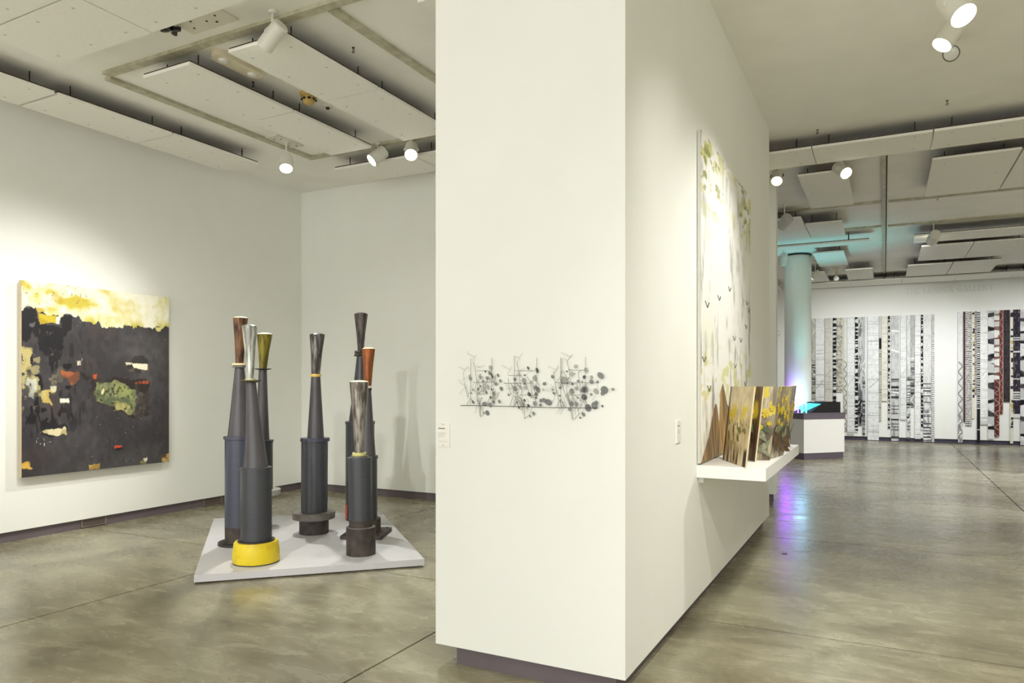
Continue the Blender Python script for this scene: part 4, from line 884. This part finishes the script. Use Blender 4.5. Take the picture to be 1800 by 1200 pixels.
# ------------------------------------------------------------------ hanging strips on the far wall
M_STRIP = attr_mat('printed_paper', .7, .05, .2)
WYF = YF - .035
def strip_fn(kind, seed, A=(236, 236, 232), B=(30, 28, 30), wd_=.1):
    A = np.array(A, float); B = np.array(B, float)
    def f(u, v):
        rg = np.random.RandomState(seed); xw = wd_; c = A + 0 * u[:, None]; n = fbm(u, v, 6, 60, seed); gl = fbm(u, v, 2, 7, seed + 5)
        c = lerp(c, A * .9 + 0 * c, sstep(.45, .8, n) * .8)
        if kind == 'lined':
            for k in range(36):
                y = rg.rand() ** 1.5; c[np.abs(v - y) < .0026] *= .9
            c[(np.abs(v - .80) < .004) & (xw > .25)] = A * .7
            dg = np.abs((v - .45) - .08 * (u - .5)) < .003; c[dg] = A * .7
            c[(u < .05) | (u > .95)] *= .93
        elif kind == 'texture':
            c = lerp(c, A * .5 + B * .35 + 0 * c, sstep(.4, .7, fbm(u, v, 3, 22, seed + 2)) * (.35 + .65 * sstep(.8, .1, v)))
            for y in rg.rand(26) * .5: c[np.abs(v - y) < .004] = c[np.abs(v - y) < .004] * .45
            for k in range(3):
                y = rg.rand(); s = (rg.rand() - .5) * .14; mk = np.abs(v - y - s * (u - .5)) < .006; c[mk] = (240, 240, 238)
        elif kind == 'bands':
            c = lerp(c, A * .55 + 0 * c, sstep(.4, .7, fbm(u, v, 3, 22, seed + 2)) * sstep(.62, .2, v))
            for y in (.01, .035, .06, .085, .11, .14, .2, .215, .31, .36, .40, .42, .455): c[np.abs(v - y) < .005] = (70, 72, 88)
            for y in (.025, .05, .22, .37, .41): c[np.abs(v - y) < .004] = (244, 244, 240)
        elif kind == 'beads':
            y = 1.0
            while y > 0:
                h = .008 + rg.rand() * .028; gap = .004 + rg.rand() ** 2 * .035; sl = (rg.rand() - .5) * .02
                mk = (v < y + sl * (u - .5)) & (v > y - h - sl * (u - .5)); c[mk] = B; y -= h + gap
        elif kind == 'ladder':
            c = lerp(c, B + 0 * c, sstep(-.02, .06, np.sin(v * 2 * math.pi * 62 + (gl - .5) * 9) - .35 + .4 * (gl - .5)) * .85)
        elif kind == 'ladderfine':
            mk = np.sin(v * 2 * math.pi * 88) > .2; c[mk] = lerp(c, np.array([88., 84, 70]) + 0 * c, sstep(.95, .6, v))[mk]
            c[(v > .69) & (v < .79)] = (22, 22, 24); c[v > .8] = (200, 202, 198)
        elif kind == 'zigzag':
            tri = np.abs(((v * 24) % 2) - 1); mk = (np.abs(tri - u) < .16) & (v < .62); c[mk] = A * .55
            c = lerp(c, A * .6 + 0 * c, sstep(.45, .65, fbm(u, v, 4, 40, seed + 3)) * sstep(.4, .1, v))
        elif kind == 'chevron':
            tri = ((v * 46 + np.abs(u - .5) * 1.6 + gl) % 1); c[tri < .5] = B
        elif kind == 'brush':
            gl = fbm(0 * u, v, 2, 9, seed + 5)
            w_ = np.sin((v * 58 + (u - .5) * .9 * np.sin(v * 37) + gl * 6.2)); mk = sstep(.45, .8, w_); c = lerp(c, B + 0 * c, mk)
            c = lerp(c, A * .66 + 0 * c, sstep(-.2, .3, np.sin(v * 31 + u + gl * 5)) * .35)
        elif kind == 'solid':
            c = lerp(A + 0 * c, A * .72 + 0 * c, sstep(.35, .65, fbm(u, v, 5, 50, seed + 1)))
            for y in rg.rand(7): c[np.abs(v - y) < .004] = A * .6
        elif kind == 'redline':
            c = lerp(A + 0 * c, A * .75 + 0 * c, sstep(.35, .65, fbm(u, v, 5, 50, seed + 1)))
            tri = np.abs(((v * 17) % 2) - 1); c[np.abs(tri - u) < .055] = (206, 188, 176); c[u > .93] = (220, 206, 196)
        elif kind == 'darkmix':
            c = lerp(A + 0 * c, np.array([120., 112, 120]) + 0 * c, sstep(.55, .75, fbm(u, v, 6, 40, seed + 1)))
            for y in (.17, .19, .21, .235, .36, .61, .72, .74): c[np.abs(v - y) < .006] = (214, 212, 210)
            c[v < .035] = (220, 220, 216)
        elif kind == 'marks':
            for k in range(26):
                y = rg.rand(); mk = (np.abs(v - y) < .008) & (u > rg.rand() * .5); c[mk] = B if k % 3 else (196, 178, 110)
        elif kind == 'grid':
            c = lerp(c, A * .6 + 0 * c, sstep(.45, .6, fbm(u, v, 4, 24, seed + 2)))
            mk = (v < .32) & (((v * 60) % 1 < .35) | ((u * 3.2) % 1 < .3)); c[mk] = A * .4
            mk = (v < .25) & (vnoise(u, v, 4, 60, seed) > .55); c[mk] = B
        elif kind == 'ladderdark':
            mk = np.sin(v * 2 * math.pi * 60) > -.1 - (.6 - v) * .5; c[mk] = B; c[v < .26] = B * 1.1; c[(np.abs(v - .1) < .003)] = (190, 190, 190)
        return c
    return f
G1 = 'paper strips of the left wall hanging'; G2 = 'paper strips of the right wall hanging'
ST = [(1427, 1433.3, 702, 'texture', (196, 196, 184), (90, 88, 80), 'greyish mottled paper strip, first from the column in the left hanging', G1),
      (1433.6, 1449, 770, 'lined', (228, 230, 228), None, 'white faintly lined paper strip, second from the column', G1),
      (1450, 1461.6, 735, 'lined', (206, 204, 194), None, 'grey horizontally lined paper strip, third from the column', G1),
      (1464, 1470, 740, 'beads', (214, 214, 206), None, 'white paper strip with black blotches, nearer the column of two such', G1),
      (1470.4, 1481, 689, 'solid', (206, 204, 186), None, 'short beige paper strip above the black relief model', G1),
      (1483, 1489, 757, 'zigzag', (220, 220, 210), None, 'narrow zigzag paper strip right of the short beige one', G1),
      (1489.4, 1502, 763, 'lined', (230, 233, 230), None, 'plain white paper strip right of the narrow zigzag one', G1),
      (1503, 1508.2, 759, 'beads', (222, 224, 220), None, 'paper strip with big black blotches beside the gridded one', G1),
      (1508.4, 1516, 747, 'grid', (206, 208, 204), (40, 40, 44), 'grey paper strip ending in a dark grid pattern', G1),
      (1516.2, 1521, 764, 'texture', (198, 204, 206), (90, 92, 96), 'thin blue-grey paper strip right of the gridded one', G1),
      (1524.8, 1545, 774, 'lined', (232, 235, 233), None, 'widest white lined paper strip reaching the floor', G1),
      (1545.3, 1549.2, 740, 'ladderfine', (226, 224, 206), None, 'thin ladder-patterned paper strip with a black block near its top', G1),
      (1549.5, 1560, 705, 'lined', (226, 224, 210), None, 'short cream paper strip right of the thin ladder one', G1),
      (1561, 1564.4, 753, 'beads', (200, 200, 194), None, 'thinnest black-beaded paper strip in the middle of the left hanging', G1),
      (1566.6, 1580, 775, 'texture', (206, 208, 206), (110, 112, 118), 'grey scratched paper strip with white slashes', G1),
      (1582.6, 1593, 738, 'lined', (230, 233, 231), None, 'white paper strip ending in one dark line, right of the scratched one', G1),
      (1594, 1600.4, 772, 'texture', (222, 226, 222), (150, 156, 156), 'pale mottled paper strip reaching below the wall edge', G1),
      (1600.8, 1607.4, 715, 'texture', (196, 196, 192), (96, 96, 98), 'short grey cloudy paper strip ending in a dark bar', G1),
      (1608, 1618.4, 771, 'lined', (234, 236, 234), None, 'white paper strip left of the black-blotched one at the right end', G1),
      (1619, 1622.4, 755, 'beads', (226, 228, 224), None, 'thin paper strip with black blotches at the right end of the left hanging', G1),
      (1623, 1636.4, 776, 'bands', (224, 225, 220), None, 'grey paper strip with dark stripes at its foot, second from right', G1),
      (1637.6, 1642.4, 777, 'ladder', (234, 234, 230), (84, 84, 88), 'thin ladder-patterned paper strip at the far right of the left hanging', G1),
      (1684, 1692, 778, 'zigzag', (226, 228, 226), None, 'pale zigzag paper strip, leftmost of the right hanging', G2),
      (1693.4, 1696.6, 741, 'solid', (92, 52, 46), None, 'thin dark red paper strip, second of the right hanging', G2),
      (1696.8, 1708, 748, 'ladder', (220, 218, 214), (30, 28, 34), 'paper strip with dense black rungs and a solid black end', G2),
      (1708.3, 1713, 735, 'marks', (228, 224, 204), (40, 38, 40), 'thin cream paper strip with small black marks', G2),
      (1713.2, 1717.2, 692, 'chevron', (222, 222, 216), None, 'short thin paper strip with black chevrons', G2),
      (1717.4, 1722.6, 778, 'ladderdark', (230, 230, 228), None, 'thin black-runged paper strip turning solid black at the floor', G2),
      (1722.9, 1736.4, 746, 'lined', (238, 238, 235), None, 'wide white paper strip between black patterned ones', G2),
      (1736.6, 1747.4, 771, 'brush', (224, 226, 224), None, 'paper strip with bold black brush strokes beside the maroon one', G2),
      (1747.6, 1756.8, 668, 'brush', (236, 236, 230), (122, 84, 74), 'short white paper strip with brown strokes above the maroon one', G2),
      (1748.4, 1757, 768, 'redline', (108, 48, 42), None, 'maroon paper strip with pale zigzag lines and pointed end', G2),
      (1757.2, 1763.4, 727, 'redline', (126, 58, 48), None, 'narrow red-brown paper strip between maroon and charcoal ones', G2),
      (1763.8, 1775, 706, 'solid', (66, 58, 62), None, 'short wide charcoal paper strip', G2),
      (1775.4, 1780.8, 779, 'marks', (226, 224, 208), (44, 44, 46), 'long thin cream paper strip with black marks right of the charcoal one', G2),
      (1781, 1793, 734, 'darkmix', (44, 38, 50), None, 'wide purplish black paper strip with pale stripes', G2),
      (1793.4, 1807, 785, 'brush', (226, 226, 224), None, 'paper strip with black brush strokes cut off by the right picture edge', G2)]
for i, (xa, xb, yb, kind, A, Bc, lb, gp) in enumerate(ST):
    wy = WYF - (.012 if xa == 1748.4 else 0)
    X0 = ony(xa, 660, wy)[0]; X1 = ony(xb, 660, wy)[0]
    zt = 3.20 if gp == G1 else 3.235
    zt = zt - (.42 * 0); z1 = zt if xa != 1748.4 else ony(xa, 668, wy)[2] + .02
    z0 = max(.015, ony((xa + xb) / 2, yb, wy)[2])
    t = thing('paper_strip', ((X0 + X1) / 2, wy, z0), lb, 'paper strip', gp)
    nu = max(6, int((X1 - X0) / .011)); nv = max(40, int((z1 - z0) / .012))
    ph = i * 1.7
    f = strip_fn(kind, 400 + i * 13, A, Bc or (26, 24, 28), X1 - X0)
    def pos(u, v):
        z = z0 + v * (z1 - z0)
        if kind == 'redline' and xa == 1748.4: z = np.where(v < .001, z0 + .13 * np.abs(u - .35), z)
        y = wy - .008 * (1 - v) * np.sin(ph + v * 3.0) ** 2
        return np.stack([X0 + u * (X1 - X0), y, z], 1)
    paint_grid('sheet', nu, nv, pos, f, M_STRIP, t, -.003)
    MB().box(X0, X1, wy, YF, z1 - .02, z1 - .004).build('hanging_lath', M_WHITE, t)

# ------------------------------------------------------------------ raised letters on the far wall
def letter(ch):
    b, th = .17, .06       # stem and hairline widths, letter height 1
    st = lambda x, y0=0, y1=1, w_=b: [(x, y0), (x + w_, y0), (x + w_, y1), (x, y1)]
    hz = lambda x0, x1, y, w_=th: [(x0, y), (x1, y), (x1, y + w_), (x0, y + w_)]
    sf = lambda x, y: hz(x - .07, x + b + .07, y, .05)
    ar = lambda cx, cy, rx, ry, a0, a1, w_=b: [(cx + rx * math.cos(a), cy + ry * math.sin(a)) for a in np.linspace(a0, a1, 14)] + [(cx + (rx - w_) * math.cos(a), cy + (ry - th) * math.sin(a)) for a in np.linspace(a1, a0, 14)]
    h = math.pi / 2
    return {'T': (.8, [st(.32), hz(0, .8, .94), sf(.32, 0), hz(0, .06, .78, .18), hz(.74, .8, .78, .18)]),
            'H': (.95, [st(.07), st(.68), hz(.2, .7, .48), sf(.07, 0), sf(.07, .95), sf(.68, 0), sf(.68, .95)]),
            'E': (.75, [st(.07), hz(.07, .68, .94), hz(.07, .7, 0), hz(.07, .55, .48), sf(.07, 0), hz(.64, .7, 0, .2), hz(.62, .68, .8, .2)]),
            'L': (.72, [st(.07), hz(.07, .68, 0), sf(.07, .95), hz(.62, .68, 0, .22)]),
            'U': (.92, [st(.07, .3), st(.72, .3, 1, .08), ar(.435, .32, .365, .34, math.pi, 2 * math.pi), sf(.07, .95), sf(.67, .95)]),
            'N': (.95, [st(.08, 0, 1, .08), st(.76, 0, 1, .08), [(.06, 1), (.26, 1), (.84, 0), (.7, 0)], sf(.03, 0), sf(.7, .95)]),
            'D': (.92, [st(.07), ar(.3, .5, .55, .5, -h, h), hz(.1, .32, .94), hz(.1, .32, 0), sf(.07, 0)]),
            'R': (.9, [st(.07), ar(.3, .74, .42, .26, -h, h), hz(.1, .32, .94), hz(.1, .36, .48), [(.34, .5), (.52, .5), (.9, 0), (.7, 0)], sf(.07, 0)]),
            'G': (.95, [ar(.48, .5, .44, .5, h * .5, 2 * math.pi - h * .55), st(.68, .05, .45), hz(.56, .95, .42)]),
            'A': (.95, [[(.42, 1), (.54, 1), (.94, 0), (.74, 0)], [(.42, 1), (.5, .95), (.12, 0), (.04, 0)], hz(.22, .72, .32), hz(-.04, .22, 0, .05), hz(.66, 1.0, 0, .05)]),
            'Y': (.9, [st(.37, 0, .5), [(0, 1), (.2, 1), (.54, .45), (.38, .45)], [(.82, 1), (.9, 1), (.54, .48), (.46, .45)], sf(.37, 0), hz(-.04, .26, .95, .05), hz(.68, .96, .95, .05)])}[ch]
txt = 'THE LUNDER GALLERY'; adv = []
for ch in txt: adv.append(.62 if ch == ' ' else letter(ch)[0] + .16)
xa_, xb_, zl, hl = ony(1592, 505, YF)[0], ony(1748, 505, YF)[0], 3.735, .135
sx = (xb_ - xa_) / sum(adv)
t = thing('wall_lettering', ((xa_ + xb_) / 2, YF, zl), 'raised white serif lettering high on the far gallery wall', 'lettering')
x = xa_
M_LET = mat('letter_white', (226, 228, 224), .5, var=.01)
for ch, ad in zip(txt, adv):
    if ch != ' ':
        m = MB()
        for k, pl in enumerate(letter(ch)[1]):
            d = .022 + .0006 * k
            m.slab([(x + px * sx, YF - d / 2, zl + pz * hl) for px, pz in pl], (0, -1, 0), d)
        m.build('letter', M_LET, t)
    x += ad * sx
